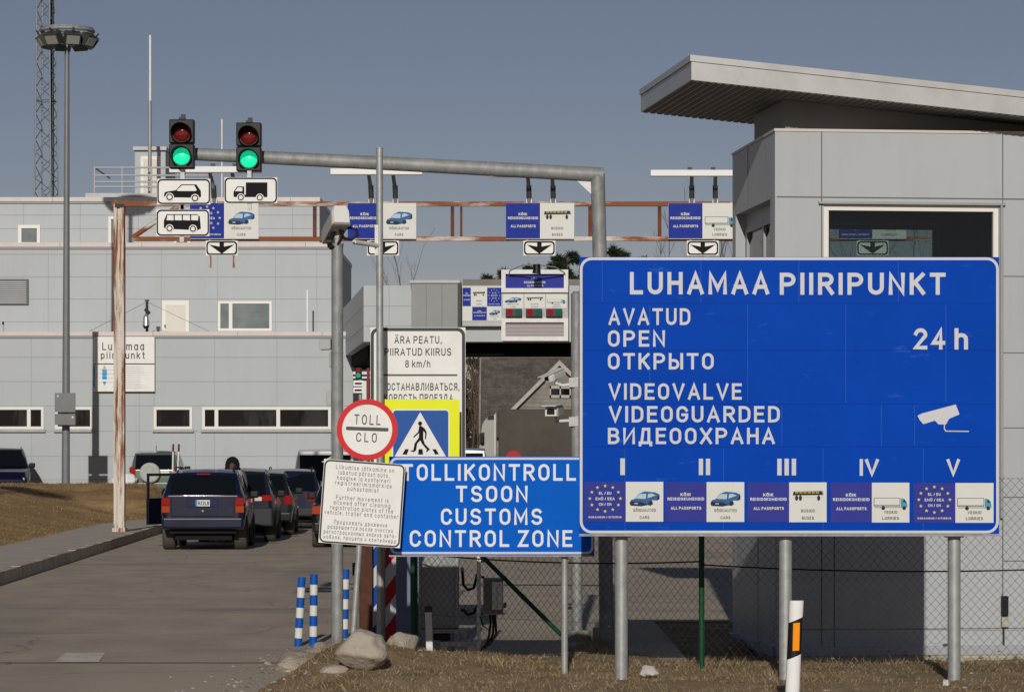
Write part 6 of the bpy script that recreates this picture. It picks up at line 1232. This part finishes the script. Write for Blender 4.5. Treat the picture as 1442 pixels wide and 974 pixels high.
for i, (px, py, Dp, l) in enumerate(((590, 366, 150, 'thin bare tree alone above the canopy roof'), (925, 330, 140, 'bare tree over the big blue sign left of the booth'), (948, 322, 150, 'bare tree behind the gantry strut left of the booth'), (1003, 300, 145, 'tall bare tree behind the lorry lane sign'), (1024, 312, 150, 'bare tree at the booth corner'), (1205, 310, 140, 'bare tree left of the arrow plate seen through the booth window'), (1255, 318, 150, 'bare tree seen through the booth window behind its lane sign'), (1290, 305, 145, 'rightmost bare tree seen through the booth window'))): bare(px, py, Dp, l, 60+i)
rg = random.Random(5); m = MB()
for k in range(620):
    Dp = rg.uniform(138, 165); x = X(rg.uniform(430, 1000), Dp); h = rg.uniform(5.5, 8.8); ln = rg.gauss(0, .35)
    p0, p1 = Vector((x, Dp, 0)), Vector((x+ln, Dp, h)); m.tube([p0, p0.lerp(p1, .5)+Vector((rg.uniform(-.1, .1), 0, 0)), p1], [rg.uniform(.04, .10), .05, .012], 4)
    for j in range(7):
        f = rg.uniform(.2, .95); q = p0.lerp(p1, f); L = rg.uniform(.6, 1.8)*(1.1-f*.5); a = rg.uniform(0, 6.28); m.tube([q, q+Vector((math.cos(a)*L*.5, math.sin(a)*L*.5, L*.8))], [.022, .006], 3)
m.build('bare_thicket', mat('thicket_stems', (.12, .088, .068), .9, var=.4, vscale=.6), kind='stuff', recalc=False)
m = MB()
for k in range(900):
    Dp = rg.uniform(166, 185); x = X(rg.uniform(400, 1050), Dp); z = rg.uniform(0, 6.2); 
    for j in range(6):
        d = Vector((rg.gauss(0, 1), rg.gauss(0, 1), rg.gauss(.4, .8))).normalized(); u = d.orthogonal().normalized()*.22; c_ = Vector((x, Dp, z)); m.add([c_-u, c_+u, c_+d*1.7], [(0, 1, 2)])
m.build('undergrowth', mat('undergrowth_brown', (.09, .07, .05), .95, var=.3, vscale=.5), kind='stuff', recalc=False)

# ------------------------------------------------------------------ dry grass
def blades(name, n, sampler, hfun, lmin, lmax, w, mats, seed):
    rg = random.Random(seed); vs = []; fs = []; mi = []
    for k in range(n):
        x, y, sc = sampler(rg)
        if x is None: continue
        z = hfun(x, y)
        if z is None: continue
        L = rg.uniform(lmin, lmax)*sc; a = rg.uniform(0, 6.283); tl = rg.uniform(.55, 1.5); ww = w*rg.uniform(.6, 1.4); o = len(vs)
        dx, dy, dz = math.cos(a)*math.sin(tl), math.sin(a)*math.sin(tl), math.cos(tl); b = rg.uniform(0, 6.283); ux, uy = math.cos(b)*ww/2, math.sin(b)*ww/2
        vs += [(x-ux, y-uy, z-.01), (x+ux, y+uy, z-.01), (x+dx*L*.55+ux*.7, y+dy*L*.55+uy*.7, z+dz*L*.6), (x+dx*L*.55-ux*.7, y+dy*L*.55-uy*.7, z+dz*L*.6), (x+dx*L, y+dy*L, z+dz*L*.9)]
        fs += [(o, o+1, o+2, o+3), (o+3, o+2, o+4)]; c_ = rg.choice(range(len(mats))); mi += [c_, c_]
    me = bpy.data.meshes.new(name); me.from_pydata(vs, [], fs)
    for q in mats: me.materials.append(q)
    me.polygons.foreach_set('material_index', mi); o = bpy.data.objects.new(name, me); C.objects.link(o); o['kind'] = 'stuff'
gm = [mat('straw_blade', (.36, .265, .145), .8), mat('brown_blade', (.23, .155, .082), .8), mat('dull_blade', (.15, .105, .056), .85), mat('pale_blade', (.42, .33, .2), .8)]
def sv_(rg):
    y = 21.8+9.3*rg.random()**1.1; x = rg.uniform(-2.6, 5.6); d = nz(x, y, 1.1, 9)
    if x < verge_left(y)+.25 or rg.random() > .66+d*1.1: return None, 0, 0
    return x, y, .75+.7*max(0, nz(x, y, 1.7, 12))+(1.0 if nz(x, y, .9, 21) > .28 else 0)
def vh(x, y):
    z = verge_h(x, y); return z if z > -.02 else None
blades('dry_grass', 85000, sv_, vh, .02, .075, .005, gm, 1)
def sb_(rg):
    y = rg.uniform(45, 90.5); x = edge_x(y)-6.2*rg.random()**1.3
    if (x/y)*FPX+CX < -60: return None, 0, 0
    return x, y, .8+.6*max(0, nz(x, y, .6, 4))
blades('bank_grass', 26000, sb_, bank_h, .05, .14, .012, [mat('bank_straw', (.33, .225, .11), .85), mat('bank_brown', (.25, .165, .08), .85), mat('bank_dull', (.17, .115, .058), .85)], 2)

rg = random.Random(17); m = MB(); ico = bmesh.new(); bmesh.ops.create_icosphere(ico, subdivisions=1, radius=1); iv = [v.co.copy() for v in ico.verts]; ifc = [[v.index for v in f.verts] for f in ico.faces]; ico.free()
for k in range(900):
    y = rg.uniform(21.8, 31); x = verge_left(y)+rg.gauss(.15, .45) if k % 3 else rg.uniform(-2, 5)
    zz = max(verge_h(x, y), 0); q = rg.uniform(.006, .02)*(1.8 if rg.random() < .08 else 1)
    m.add([(x+v.x*q*rg.uniform(.8, 1.3), y+v.y*q, zz+v.z*q*.6) for v in iv], ifc, rg.randrange(3))
m.build('gravel', [mat('pebble_pale', (.42, .37, .3), .9), mat('pebble_grey', (.26, .23, .2), .9), mat('pebble_dark', (.15, .13, .11), .9)], kind='stuff', recalc=False)
